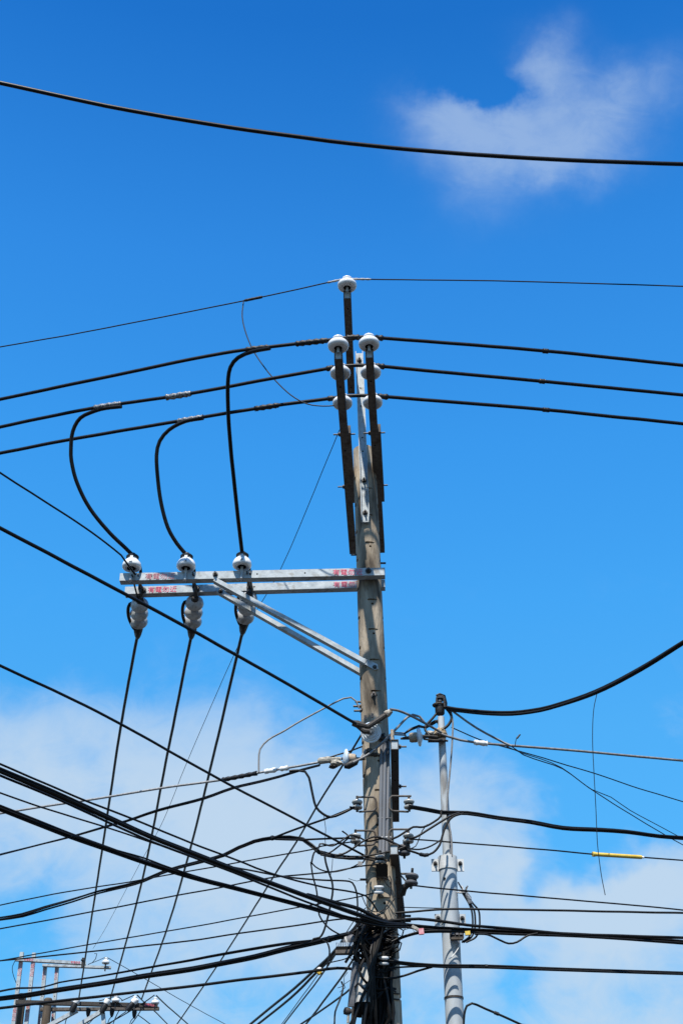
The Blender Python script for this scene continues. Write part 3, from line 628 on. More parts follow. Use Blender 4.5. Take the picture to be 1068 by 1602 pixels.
wire('wire', [(523, 1602, 11.4), (524, 1583), (529, 1570), (534, 1557), (537, 1543), (534, 1536, 11.5)], 2.8, 'black', 'loose dangling cable end curling beside the casing', 'wire', GD, step=5)

# hanging slack loops left of the pole
GL = 'slack cable loops hanging beside the spool racks'
yl = 11.55
wire('cable', [(486, 1349, yl), (489, 1371), (494, 1390), (497, 1412), (499, 1432), (510, 1448), (520, 1456), (533, 1463, yl + .1)], 2.6, 'black', 'outer slack loop hanging down to the fat low bundle', 'cable', GL, step=5, extend=0)
wire('cable', [(507, 1332, yl), (509, 1348), (513, 1362), (519, 1380), (520, 1395), (517, 1413), (512, 1436), (505, 1459), (499, 1467), (490, 1469), (487, 1474, yl)], 3.4, 'black', 'thicker slack loop bulging toward the pole', 'cable', GL, step=5, extend=0)
wire('cable', [(504, 1471, yl), (511, 1474), (515, 1486), (514, 1500), (511, 1515, yl)], 2.8, 'black', 'short hooked cable below the fat bundle', 'cable', GL, step=4, extend=0)
wire('cable', [(512, 1507, yl), (525, 1504), (540, 1500), (553, 1492), (562, 1480, 11.7)], 1.8, 'black', 'thin slack cable under the terminal strip', 'cable', GL, step=5, extend=0)
wire('cable', [(547, 1262, 11.63), (551, 1263, 11.62)], 3.0, 'black', 'short cable end tied to the upper spool', 'cable', GL, extend=0)
wire('cable', [(487, 1350, yl), (491, 1334), (497, 1329), (500, 1320), (520, 1323), (540, 1311), (548, 1306), (560, 1309), (575, 1316), (600, 1312), (615, 1318), (632, 1326, 11.6)], 2.8, 'black', 'wavy cable weaving across both lower spools', 'cable', GL, step=5, extend=0)
wire('cable', [(535, 1300, 11.6), (541, 1304), (546, 1309), (540, 1315), (528, 1325), (515, 1334), (502, 1338, yl)], 2.6, 'black', 'short cable with a frayed upturned end by the lower spool', 'cable', GL, step=4, extend=0)
wire('cable', [(500, 1333, yl), (515, 1338), (535, 1336), (552, 1327), (568, 1316), (585, 1309), (600, 1312), (622, 1322, 11.58)], 3.2, 'black', 'cable sweeping across the pole front above the small spool', 'cable', GL, step=5, extend=0)
wire('cable', [(501, 1337, yl), (530, 1342), (560, 1341), (585, 1337), (605, 1333), (625, 1328), (633, 1325, 11.6)], 3.0, 'black', 'cable sagging across the pole front below the weaving ones', 'cable', GL, step=5, extend=0)
wire('cable', [(486, 1348, yl), (493, 1356), (505, 1362), (520, 1364), (540, 1360), (552, 1356), (561, 1351), (568, 1349, 11.62)], 2.2, 'black', 'thin slack cable curving under the grey connectors', 'cable', GL, step=5, extend=0)
wire('wire', [(506, 1275, 11.6), (508, 1288), (509, 1298), (508, 1312), (509, 1322, 11.6)], 1.0, 'black', 'hair-thin loose strand hanging between the spool cables', 'wire', GL, step=4, extend=0)
wire('wire', [(520, 1343, 11.6), (519, 1356), (517, 1368, 11.6)], 1.0, 'black', 'hair-thin loose strand under the grey connectors', 'wire', GL, step=4, extend=0)
wire('wire', [(572, 1320, 11.62), (574, 1333), (570, 1345), (567, 1350, 11.62)], 2.4, 'black', 'tight little cable bend at the edge of the pole', 'wire', GL, step=3, extend=0)
for (x, y, lb) in ((533, 1339, 'grey connector block on the cable nearer the spool rack'), (563, 1352, 'grey connector block at the edge of the pole')):
    p = at(x, y, 11.58); solo('cable_connector', MB().box(p, ((1, 0, -.1), (0, 1, 0), (.1, 0, 1)), (.018, .016, .018)), 'greycable', lb, 'connector', 'grey cable connectors', flat=True)

# the thin grey loop from the pole's side bolts to the aluminium line
wire('wire', [(405, 1208, 11.72), (405, 1190), (407, 1172), (420, 1157), (445, 1143), (470, 1128), (505, 1109), (537, 1093), (549, 1091), (557, 1097), (562, 1108, 11.82)], 2.8, 'greycable', 'stiff grey wire looping from the pole side to the aluminium line', 'wire', None, step=7, extend=0)

# ------------------------------------------------------------------ wires to the other side (open sky)
GO = 'lines strung from the poles across the open sky side'
YS = 12.0
bundle('cable_bundle', [(698, 1107, YS - .05), (715, 1110), (740, 1113), (770, 1115.5), (800, 1116), (830, 1113), (860, 1107), (930, 1083), (1000, 1047), (1068, 1005)], 7.6, 3, 'black', 'sagging heavy black cable sweeping up from the slim pole top', twist=.8, group=GO, spread=.5)
wire('power_line', [(683, 1146, YS - .1), (700, 1152), (720, 1158), (745, 1162), (790, 1166), (850, 1170), (950, 1179), (1068, 1190)], 4.0, 'greycable', 'grey aluminium line leaving the brown wrapped joint', 'power line', GO, sleeves=((741, 762, 8, 'whitetag', 1),))
wire('cable', [(702, 1108, YS - .05), (745, 1139), (788, 1162), (800, 1167, YS - .2)], 3.6, 'greycable', 'grey cable slanting from the slim pole top to the aluminium line', 'cable', GO, extend=0)
wire('wire', [(706, 1138, YS), (750, 1157), (800, 1172), (850, 1186), (885, 1197), (930, 1210), (1000, 1234), (1068, 1254)], 1.9, 'black', 'slim wire drooping in front of the aluminium line to the frame edge', 'wire', GO)
wire('wire', [(800, 1168, YS - .2), (818, 1181), (850, 1192), (880, 1203), (920, 1232), (960, 1258), (1010, 1289), (1068, 1322)], 1.8, 'black', 'lower of two slim wires drooping away together', 'wire', GO)
wire('wire', [(790, 1167, YS - .2), (815, 1178), (845, 1187), (878, 1201), (925, 1235), (955, 1247), (985, 1268), (1030, 1292), (1068, 1312)], 1.5, 'black', 'upper of two slim wires drooping away together', 'wire', GO)
wire('wire', [(805, 1168, YS - .2), (806, 1160), (808, 1154), (810, 1152, YS - .2)], 1.2, 'black', 'tiny wire stalk standing up on the aluminium line', 'wire', GO, step=3, extend=0)
solo('wire_tip', MB().tube([at(808, 1155, YS - .2), at(813, 1149, YS - .2)], [.009, .007], 7), 'blacktape', 'tiny black wire end at the top of its stalk above the aluminium line', 'wire end')
ys = at_z(931, 1083, at(698, 1107, YS).z).y
wire('string', [(933, 1085, ys), (928, 1110), (926, 1150), (928, 1200), (931, 1260), (934, 1320), (940, 1368), (946, 1400, ys)], 1.3, 'black', 'long thin string dangling from the sagging heavy cable', 'string', None, step=8, extend=0)
bundle('cable_bundle', [(640, 1261.5, 11.66), (665, 1266), (690, 1271, 11.90), (730, 1272, 11.90), (780, 1280), (830, 1286), (880, 1295), (940, 1298), (980, 1301), (1030, 1308), (1068, 1311)], 6.8, 3, 'black', 'thick wavy black bundle from the upper spool across the open sky', twist=.9, group=GO, spread=.5)
wire('wire', [(640, 1313, 11.62), (660, 1314), (688, 1316, 11.90), (750, 1321), (870, 1331), (926, 1336), (1004, 1341), (1068, 1346)], 2.4, 'black', 'wire threaded through the yellow tube', 'wire', GO, sleeves=((634, 690, 4.2, 'blacktape'),))
wire('wire', [(646, 1385, 11.6), (720, 1393), (800, 1400), (900, 1408), (1000, 1417), (1068, 1424)], 2.5, 'black', 'wire from the dark spool at the pole side', 'wire', GO)
wire('cable', [(618, 1428, 11.7), (645, 1426), (665, 1424), (700, 1422), (780, 1423), (900, 1424.5), (1068, 1428)], 3.5, 'black', 'level black cable above the heavy low bundle on the open sky side', 'cable', GO)
wire('wire', [(625, 1419, 11.8), (660, 1420), (691, 1421, 11.95)], 1.5, 'black', 'short thin wire between the two poles', 'wire', GO, extend=0)
wire('cable', [(600, 1441, 11.62), (625, 1439), (655, 1437), (690, 1441), (730, 1447), (800, 1453), (880, 1460), (1000, 1465), (1068, 1467)], 4.8, 'black', 'upper cable of the low group leaving toward the open sky', 'cable', GO)
bundle('cable_bundle', [(590, 1440, 11.62), (620, 1446), (660, 1451), (720, 1455), (800, 1459), (900, 1463), (980, 1468), (1068, 1474)], 8.4, 4, 'black', 'heavy low bundle passing the slim pole toward the open sky', twist=.25, group=GO)
bundle('cable_bundle', [(612, 1474, 11.64), (630, 1466), (655, 1459), (680, 1457), (705, 1457, 11.70)], 5.0, 2, 'black', 'short twin cable from the tangle carrying a pink tag', group=GO, extend=0, spread=.45, step=6)
wire('cable', [(742, 1461, 11.7), (762, 1462), (780, 1470), (795, 1476), (808, 1474), (824, 1464), (840, 1460, 11.75)], 3.2, 'black', 'slack cable dipping below the heavy low bundle', 'cable', GO, step=5, extend=0)
bundle('cable_bundle', [(600, 1503, 11.66), (625, 1506), (650, 1508.5), (690, 1511), (760, 1512), (860, 1516), (1068, 1523)], 6.0, 3, 'black', 'lowest black bundle strung across the open sky side', twist=.4, group=GO, spread=.5, wraps=(758,))
wire('cable', [(585, 1529, 11.66), (612, 1530), (632, 1526), (655, 1518), (676, 1512, 11.75)], 3.6, 'black', 'cable sagging from the dark tangle into the lowest open-sky bundle', 'cable', GO, extend=0, step=6)
wire('cable', [(608, 1514, 11.64), (640, 1512), (672, 1511, 11.75)], 3.0, 'black', 'short level cable joining the lowest open-sky bundle', 'cable', GO, extend=0, step=6)
wire('cable', [(725, 1602, 11.9), (726, 1586), (730, 1573), (738, 1569), (760, 1578), (790, 1591), (816, 1603)], 3.8, 'black', 'black cable springing from the foot of the slim pole', 'cable', GO, step=6, sleeves=((772, 780, 5.6, 'blacktape'),))

# links between the pole and the slim pole
GP = 'jumper cables between the two poles'
wire('cable', [(610, 1110, 11.50), (622, 1112), (640, 1119), (665, 1132), (690, 1146, YS - .12)], 4.0, 'greycable', 'grey jumper arching from the front clamp to the brown joint', 'cable', GP, step=6, extend=0)
wire('cable', [(552, 1193, 11.60), (575, 1181), (600, 1160), (620, 1140), (637, 1122), (645, 1118), (656, 1121), (663, 1130, 11.85)], 3.8, 'greycable', 'grey jumper climbing across the pole from the dusty clamp', 'cable', GP, step=6, extend=0)
wire('cable', [(686, 1112, YS), (676, 1124), (664, 1139), (672, 1152, YS - .1)], 4.0, 'black', 'black cable bent like an elbow beside the slim pole top', 'cable', GP, step=4, extend=0)
wire('cable', [(664, 1138, YS), (675, 1132), (684, 1128), (688, 1134, YS)], 6.0, 'blackmatt', 'thick black cable curl behind the brown joint', 'cable', GP, step=4, extend=0)
wire('cable', [(696, 1106, YS - .04), (704, 1116), (706, 1124), (701, 1134), (694, 1140), (688, 1143, YS - .06)], 4.6, 'black', 'black cable arc on the sky side of the slim pole top', 'cable', GP, step=4, extend=0)
wire('cable', [(705, 1113, YS - .05), (708, 1130), (707, 1160), (704, 1200), (701, 1235), (699, 1262), (700, 1285), (704, 1300), (706, 1320), (706, 1340, YS - .07)], 3.0, 'greycable', 'grey lead running down alongside the slim pole', 'cable', GP, step=8, extend=0)
wire('cable', [(724, 1273, 11.72), (712, 1276), (703, 1282), (695, 1296), (690, 1312), (687, 1322), (677, 1334), (664, 1338), (650, 1334), (637, 1330, 11.6)], 3.6, 'blackmatt', 'cable dropping in front of the slim pole and curving back', 'cable', GP, step=5, extend=0, sleeves=((656, 670, 6, 'blacktape'),))
wire('cable', [(690, 1268, 11.72), (689, 1277), (680, 1285), (662, 1294), (646, 1294), (636, 1300), (622, 1309), (612, 1313, 11.6)], 3.4, 'blackmatt', 'wavy cable from the thick bundle back to the lower spool', 'cable', GP, step=5, extend=0)
wire('cable', [(718, 1272, 11.72), (706, 1276), (692, 1284), (668, 1299), (650, 1310), (640, 1312, 11.62)], 3.6, 'black', 'straight slanting cable from the thick bundle to the lower spool', 'cable', GP, step=5, extend=0)
wire('cable', [(640, 1328, 11.62), (655, 1329), (668, 1326), (680, 1320), (689, 1314, 11.7)], 2.6, 'black', 'small cable curving up to the yellow tube wire', 'cable', GP, step=5, extend=0)
wire('cable', [(640, 1328, 11.62), (650, 1324), (660, 1300), (668, 1290, 11.7)], 1.6, 'black', 'thin cable crossing between the sky-side spools', 'cable', GP, step=5, extend=0)

# ------------------------------------------------------------------ tags and the yellow tube
yy = WIRES['wire threaded through the yellow tube']
def near(path, x): return min(path, key=lambda p: abs(proj(p)[0] - x))
a, b = None, None
def on(path, x):
    for p, q in zip(path, path[1:]):
        xa, xb = proj(p)[0], proj(q)[0]
        if (xa - x) * (xb - x) <= 0 and xa != xb: return p.lerp(q, (x - xa) / (xb - xa))
a, b = on(yy, 928), on(yy, 1003); d = (b - a).normalized(); rt = 3.1 * pxm(a)
t = thing('line_marker', a, 'yellow plastic tube clipped round a wire in the open sky', 'marker tube')
part('tube', MB().tube([a, a + d * .01, b - d * .01, b], [rt * .9, rt, rt, rt * .9], 14), 'yellow', t)
part('collar', MB().tube([a - d * .012, a + d * .012], rt * 1.25, 12), 'yellow', t); part('collar', MB().tube([b - d * .004, b + d * .02], rt * .6, 10), 'whitetag', t)
def plain_tag(px, py, y, w, h, m, label, cat='tag', tilt=.1):
    p = at(px, py, y); return solo('cable_tag', MB().box(p, ((1, 0, tilt), (0, 1, 0), (-tilt, 0, 1)), (w * pxm(p) / 2, .012, h * pxm(p) / 2)), m, label, cat, None, flat=True)
plain_tag(658.5, 1457.5, 11.60, 8, 9, 'pinktag', 'pink tag wrapped on the twin cable beside the pole')
plain_tag(731, 1460, 11.62, 8, 6, 'yellow', 'yellow tag on the slim pole beside its small connector box')
plain_tag(649, 1452, 11.6, 10, 4, 'chalk', 'pale paper scrap caught under the heavy low bundle', tilt=-.6)
p = at(499.5, 1521.5, 11.9); t = thing('cable_tag', p, 'small yellow and white tag hanging under the lowest long cable', 'tag')
part('sticker', MB().rock(p, (.022, .014, .022), 3, .25, 2), 'yellow', t); part('clip', MB().rock(p + Vector((0, 0, .03)), (.02, .014, .014), 5, .25, 2), 'whitetag', t)

# ------------------------------------------------------------------ strain insulators at mid height
def spun(parent, name, prof, o, ax, m, n=28): return part(name, MB().lathe(prof, o, ax, n), m, parent, angle=50)
# big one facing the camera
c = surf(580, 1146, .12); ax = (CAM + Vector((-1.2, 0, 1.2)) - c).normalized()
t = thing('strain_insulator', c, 'round ribbed glassy strain insulator facing down from the pole front', 'insulator')
spun(t, 'disc', [(.001, -.03), (.04, -.03), (.07, -.022), (.090, 0), (.092, .010), (.084, .014), (.078, .006), (.070, .006), (.066, .020), (.060, .020), (.056, .008), (.048, .008), (.044, .026), (.038, .026), (.034, .012), (.001, .012)], c, ax, 'blueporcelain', 36)
spun(t, 'cap', [(.001, -.10), (.035, -.10), (.040, -.06), (.036, -.028), (.001, -.028)], c, ax, 'darksteel')
pin_e = c + ax * .10
part('pin', MB().tube([c + ax * .01, pin_e], [.022, .016], 10), 'alu', t)
k0, k1, k2, k3 = at(551, 1131, pin_e.y - .02), at(575, 1137, pin_e.y), at(598, 1122, pin_e.y + .02), at(612, 1112, pin_e.y + .02)
part('clamp', MB().tube([k0, k0.lerp(k1, .35), k1, k2, k3], [.026, .034, .024, .026, .016], 10), 'darksteel', t)
part('clevis', MB().tube([at(560, 1136, pin_e.y), at(570, 1144, pin_e.y), pin_e], [.022, .026, .024], 10), 'darksteel', t)
part('clamp_end', MB().tube([k2.lerp(k3, .35), k2.lerp(k3, .6), k3], [.030, .032, .02], 10), 'chalk', t)
for (x, y) in ((571, 1121), (582, 1118)): q = at(x, y, pin_e.y - .01); part('bolt', MB().cyl(q + Vector((0, 0, -.03)), q + Vector((0, 0, .008)), .012, 6), 'bolt', t)
part('bracket', MB().tube([c - ax * .09, at(598, 1155, YP - .13), at(608, 1160, YP - .08)], [.03, .026, .026], 8), 'darksteel', t)
for (x, y) in ((601, 1152), (607, 1164)): part('bolt', bolt(surf(x - 4, y, 0), YA + Vector((.3, 0, 0)), .011, .06, .02), 'bolt', t)
# the pair holding the aluminium lines, each with a tan cap
def side_strain(cd_, tilt, capd, label):
    c = cd_; ax = Vector((capd, .12, tilt)).normalized()
    t = thing('strain_insulator', c, label, 'insulator')
    spun(t, 'disc', [(.001, -.030), (.018, -.030), (.05, -.020), (.078, -.012), (.086, -.004), (.086, .006), (.07, .016), (.04, .022), (.001, .022)], c, ax, 'blueporcelain', 32)
    spun(t, 'cap', [(.001, .018), (.042, .018), (.046, .03), (.045, .075), (.036, .09), (.001, .092)], c, ax, 'tan', 20)
    part('eye', MB().tube([c + ax * .09, c + ax * .14, c + ax * .17], [.018, .014, .010], 8), 'darksteel', t)
    return t, c, ax
t, c, ax = side_strain(at(541, 1187, 11.72), .03, 1, 'disc insulator with a tan cap, tied to the pole by the grey clamp')
e = surf(577, 1176, .01)
part('link', MB().tube([c + ax * .13 + Vector((0, 0, .012)), e + Vector((-.03, -.02, .01)), e], .0075, 8), 'alu', t); part('link', MB().tube([c + ax * .13 - Vector((0, 0, .012)), e + Vector((-.03, -.02, -.012)), e], .0075, 8), 'alu', t)
part('bolt', bolt(e, YA, .016, .05, .026), 'bolt', t)
part('strap', MB().tube([surf(572, 1181, .006), surf(580, 1180, .006), surf(590, 1180.5, .006)], .016, 6), 'darksteel', t)
part('clamp', MB().tube([at(497, 1191, 11.72), at(500, 1190.5, 11.72), at(514, 1188.5, 11.72), at(524, 1188, 11.72), at(533, 1187, 11.72)], [.018, .03, .03, .024, .016], 10), 'chalk', t)
part('clamp', MB().rock(at(526, 1194, 11.72), (.055, .04, .028), 4, .35), 'chalk', t); part('clamp', MB().rock(at(521, 1199, 11.72), (.035, .03, .018), 9, .4), 'darksteel', t)
part('wrap', MB().tube([at(538, 1199, 11.68), at(544, 1198, 11.68), at(556, 1192, 11.68), at(560, 1188, 11.68)], [.018, .032, .030, .014], 10), 'blacktape', t)
part('link', MB().tube([at(534, 1187, 11.72), c - ax * .02], .014, 8), 'darksteel', t)
part('link', MB().tube([at(512, 1186, 11.70), at(527, 1181, 11.70), at(545, 1176, 11.72), at(566, 1168, 11.82)], .007, 7), 'black', t)
t, c, ax = side_strain(at(655.5, 1153, 11.86), -.04, -1, 'disc insulator with a tan cap between the two poles')
e = at(622, 1146, 11.86)
part('link', MB().tube([c + ax * .12 + Vector((0, 0, .012)), at(632, 1147, 11.86), at(613, 1146, 11.74)], .008, 8), 'alu', t); part('link', MB().tube([c + ax * .12 - Vector((0, 0, .014)), at(634, 1150, 11.86), at(614, 1149, 11.74)], .008, 8), 'alu', t)
part('link', MB().tube([c - ax * .02, at(664, 1152, 11.88), at(684, 1153, YS - .08)], [.02, .016, .014], 8), 'darksteel', t)
part('link', MB().tube([at(662, 1156, 11.88), at(676, 1158, 11.9), at(700, 1159, YS - .06)], .010, 8), 'darksteel', t)
part('wrap', MB().tube([at(632, 1148, 11.84), at(642, 1141, 11.84), at(655, 1136, 11.86), at(664, 1138, 11.9)], [.008, .014, .014, .010], 8), 'blacktape', t)

# ------------------------------------------------------------------ square arms on the pole's flank, lower down
z1 = at(616, 1160, 11.55).z - .05
a, b = at_z(617, 1172.5, z1), at_z(618.5, 1286, z1)
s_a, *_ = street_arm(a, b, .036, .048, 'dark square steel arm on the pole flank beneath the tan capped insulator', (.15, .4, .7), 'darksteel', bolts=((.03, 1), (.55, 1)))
part('stud', MB().cyl(at(614, 1160, a.y + .03), at(613, 1142, a.y + .03), .016, 10), 'tan', s_a)
z2 = at(615.5, 1331, 11.60).z - .05
a, b = at_z(616, 1337, z2), at_z(628, 1446, z2)
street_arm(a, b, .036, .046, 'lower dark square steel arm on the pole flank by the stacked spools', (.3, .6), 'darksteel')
# dark stub box under the small front spool
p = surf(597, 1364, .045)
t = thing('bracket_box', p, 'small black open bracket box on the pole front', 'bracket'); part('body', MB().hollow(p + Vector((0, -.02, .05)), p + Vector((0, .03, -.055)), Vector((1, 0, 0)), Vector((0, 1, 0)), .045, .04, .006), 'hole', t, flat=True); part('plate', MB().box(p + Vector((0, -.01, .0)), ((1, 0, 0), (0, 1, 0), (0, 0, 1)), (.05, .004, .055)), 'hole', t, flat=True)
# ribbed grey conduit on the front
t = thing('cable_guard', surf(600, 1330, .01), 'ribbed grey plastic conduit strip strapped down the pole front', 'conduit')
for i, dx in enumerate((-5.2, 0, 5.2)):
    pts = [surf(602.5 + dx - .016 * (y - 1140), y, .022 + (.008 if i == 1 else 0)) for y in range(1146 + (3 - i) * 6, 1339, 12)]
    part('pipe', MB().tube(pts, .0165, 12), 'pvc', t)
part('strap', MB().tube([surf(x, 1310, .036 if 596 < x < 608 else .02) for x in (586, 591, 597, 602, 607, 611)], .006, 6), 'whitetag', t)
part('strap', MB().tube([surf(x, 1280, .036 if 596 < x < 608 else .02) for x in (590, 594, 598, 602, 607, 611)], .005, 6), 'greycable', t)

# ------------------------------------------------------------------ spool insulators on D brackets
SP = [(.001, 0), (.020, 0), (.038, .004), (.042, .012), (.040, .020), (.026, .026), (.023, .034), (.026, .042), (.040, .048), (.043, .057), (.039, .066), (.020, .070), (.001, .070)]
GSP = 'spool insulators racked on the lower pole'
def spool(pc, label, path=None, m='dirtyporcelain', ax=(0, 0, 1), groove=True, k=1.0):
    t = thing('spool_insulator', pc, label, 'insulator', GSP); ax = Vector(ax).normalized()
    prof = [(r * k, h * k) for r, h in SP]
    part('spool', MB().lathe(prof, pc - ax * .035 * k, ax, 24), m, t, angle=50)
    if groove: part('tie', MB().lathe([(.027 * k, .027 * k), (.033 * k, .030 * k), (.033 * k, .038 * k), (.027 * k, .041 * k)], pc - ax * .035 * k, ax, 18, False), 'black', t)
    part('pin', MB().cyl(pc - ax * .058 * k, pc + ax * .072 * k, .011, 8), 'darksteel', t)
    if path: part('bracket', MB().tube(path, .0095, 8), 'shadedoldsteel', t, angle=60)
    return t
def dbr(x0, x1, yt, yb, Y):                                # rod: out along the top, round the corner, back along the bottom
    s = 1 if x1 > x0 else -1
    return [at(x0, yt, Y), at(x1 - s * 3, yt, Y), at(x1, yt + 3, Y), at(x1 + s, yt + 8, Y), at(x1 + s, yb - 5, Y), at(x1 - s * 2, yb - 1, Y), at(x1 - s * 6, yb, Y), at(x0 + s * 4, yb + 1, Y)]
y0 = YP - .19
spool(at(558.5, 1259, y0), 'grey spool insulator on the upper bracket of the riser loop side', dbr(557, 587, 1247, 1269, y0), k=1.1)
spool(at(556, 1312, y0), 'grey spool insulator on the lower bracket of the riser loop side', dbr(556, 586, 1299.5, 1322, y0), k=1.1)
spool(at(639.5, 1258.5, y0), 'grey spool insulator on the upper bracket toward the slim pole', dbr(643, 610, 1245.5, 1269, y0), k=1.1)
spool(at(638.5, 1312, y0), 'grey spool insulator on the lower bracket toward the slim pole', dbr(642, 609, 1297.5, 1323, y0), k=1.1)
spool(at(632, 1330, y0 + .06), 'dirty dark spool tucked under the lower bracket toward the slim pole', None, 'greycase', k=1.25)
spool(surf(594, 1344, .07), 'pale spool on the pole front above the black bracket box', None, 'dirtyporcelain', (0, -.3, 1), k=1.0)
spool(surf(592.5, 1392, .06), 'lone white spool on the bare pole front below the black bracket box', None, 'porcelain', (0, -.3, 1), False, k=1.0)
spool(surf(600, 1503, .11), 'white spool half buried in the dark cable tangle', None, 'porcelain', (0, -.3, 1), k=1.0)
pc = at(643.5, 1376, 11.7)
t = spool(pc, 'dark wrapped spool sticking out from the pole flank', [at(626, 1367, 11.75), at(636, 1367, 11.72), at(644, 1368, 11.7)], 'greycase', (.1, 0, 1), k=1.35)
part('strut', MB().tube([at(627, 1370, 11.75), at(634, 1378, 11.72)], .007, 6), 'darksteel', t); part('strut', MB().tube([at(628, 1398, 11.8), at(632, 1388, 11.75), at(640, 1383, 11.7)], [.035, .03, .02], 8), 'darksteel', t)

# ------------------------------------------------------------------ tangle on the lower pole
t = thing('cable_tangle', surf(585, 1520, .05), 'dense tangle of black cables strapped down the lower pole front', 'cable tangle')
for i in range(64):
    x0 = random.uniform(564, 614); x1 = random.gauss(588, 9); yb = random.uniform(1615, 1660); ya = random.uniform(1436, 1462); o = random.uniform(.012, .085)
    pts = [surf(x0 + random.uniform(-3, 3), ya, .02)]
    n = random.randint(4, 6)
    for k_ in range(1, n + 1):
        f = k_ / n; pts.append(surf(min(616, max(566 + 6 * f, x0 + (x1 - x0) * f + random.gauss(0, 5))), ya + (yb - ya) * f, max(.01, o + random.uniform(-.015, .02))))
    q = [Vector(p) for p in catmull([tuple(p) for p in pts], .05)]
    part('cable', MB().tube(q, random.choice((.008, .011, .014, .018)), 6), random.choice(('black', 'blackmatt')), t, angle=60)
for i in range(34):                                        # loops lashed round the pole
    ya = random.choice((random.uniform(1436, 1478), random.uniform(1490, 1530), random.uniform(1436, 1560))); xa, xb = random.uniform(556, 580), random.uniform(600, 622)
    pts = [surf(xa, ya + random.uniform(-8, 12), .05), surf(xa + (xb - xa) * .35, ya + random.uniform(-6, 14), .10), surf(xa + (xb - xa) * .7, ya + random.uniform(-14, 8), .09), surf(xb, ya + random.uniform(-14, 10), .03)]
    q = [Vector(p) for p in catmull([tuple(p) for p in pts], .04)]
    part('cable', MB().tube(q, random.choice((.006, .008, .011)), 6), random.choice(('black', 'blackmatt', 'black', 'black', 'greycable')), t, angle=60)
for i in range(26):                                        # slack bights bulging off the pole's flank
    xa = random.uniform(548, 566); ya = random.uniform(1428, 1500); hgt = random.uniform(14, 60); Yd = 11.58 + random.uniform(-.08, .12)
    q = [at(random.uniform(572, 600), ya, 11.68), at(xa + 8, ya + hgt * .15 + random.uniform(-6, 6), Yd), at(xa, ya + hgt * .55, Yd - .03), at(xa + random.uniform(4, 16), ya + hgt, Yd), at(random.uniform(574, 604), ya + hgt * random.uniform(1.05, 1.4), 11.67)]
    part('cable', MB().tube([Vector(p) for p in catmull([tuple(p) for p in q], .03)], random.choice((.005, .007, .009, .011)), 6), random.choice(('black', 'blackmatt')), t, angle=60)
for i in range(12):
    xa = random.uniform(612, 634); ya = random.uniform(1432, 1475); hgt = random.uniform(10, 30)
    q = [at(random.uniform(596, 606), ya, 11.67), at(xa, ya + hgt * .3, 11.64), at(xa - 3, ya + hgt * .7, 11.64), at(random.uniform(594, 608), ya + hgt, 11.67)]
    part('cable', MB().tube([Vector(p) for p in catmull([tuple(p) for p in q], .03)], random.choice((.004, .006, .008)), 6), 'black', t, angle=60)
for i in range(16):                                        # hair strands and cut ends
    xa, ya = random.choice(((566, 1376), (560, 1440), (538, 1540), (632, 1455), (548, 1500), (625, 1436))); Yd = 11.56; a_ = random.uniform(0, 6.28); l_ = random.uniform(8, 22)
    q = [at(xa, ya, Yd), at(xa + math.cos(a_) * l_ * .5 + 2, ya + math.sin(a_) * l_ * .5 - 2, Yd), at(xa + math.cos(a_ + .5) * l_, ya + math.sin(a_ + .5) * l_, Yd - .02)]
    part('strand', MB().tube([Vector(p) for p in catmull([tuple(p) for p in q], .03)], .0025, 5), 'blackmatt', t, angle=60)
for y in (1552, 1561): part('strap', MB().tube([surf(x, y + (x - 600) * .12, .006) for x in (598, 606, 614, 620, 624)], .006, 6), 'darksteel', t)
for (pts_, lb) in (([(566, 1402, 11.66), (575, 1420), (586, 1426), (598, 1424), (607, 1412), (612, 1390), (608, 1376), (600, 1372, 11.66)], 'thin cable loop drooping across the pole under the lone white spool'),
                   ([(560, 1440, 11.66), (575, 1425), (590, 1432), (606, 1420), (618, 1404, 11.72)], 'thin cable slanting up across the bare pole front'),
                   ([(600, 1373, 11.66), (604, 1382), (610, 1388), (612, 1378), (609, 1370, 11.66)], 'tiny curled cable beside the black bracket box')):
    wire('cable', pts_, 1.6, 'black', lb, 'cable', None, step=4, extend=0)

for i in range(9):
    xa = random.uniform(574, 588); xb = random.uniform(576, 592); yo = 11.50 + random.uniform(0, .08)
    q = [at(xa + 10, 1462, 11.66), at(xa + random.uniform(-1, 5), 1490, yo), at((xa + xb) / 2 + random.uniform(-5, 3), 1525, yo), at((xa + xb) / 2 + random.uniform(-3, 3), 1565, yo), at(xb, 1600, yo + .05), at(xb, 1640, 11.66)]
    part('cable', MB().tube([Vector(p) for p in catmull([tuple(p) for p in q], .05)], random.choice((.008, .012, .016)), 6), random.choice(('black', 'blackmatt')), t, angle=60)
for (q) in ([(566, 1478), (574, 1500), (580, 1530), (566, 1560), (556, 1590), (548, 1625)], [(600, 1450), (592, 1480), (580, 1512), (577, 1545), (572, 1580), (566, 1625)], [(572, 1450), (560, 1475), (556, 1495), (563, 1508)], [(562, 1448), (556, 1470), (549, 1492), (540, 1506)]):
    part('cable', MB().tube([Vector(p) for p in catmull([tuple(at(x, y, 11.47 + .03 * (k_ % 2))) for k_, (x, y) in enumerate(q)], .04)], .012, 6), 'black', t, angle=60)
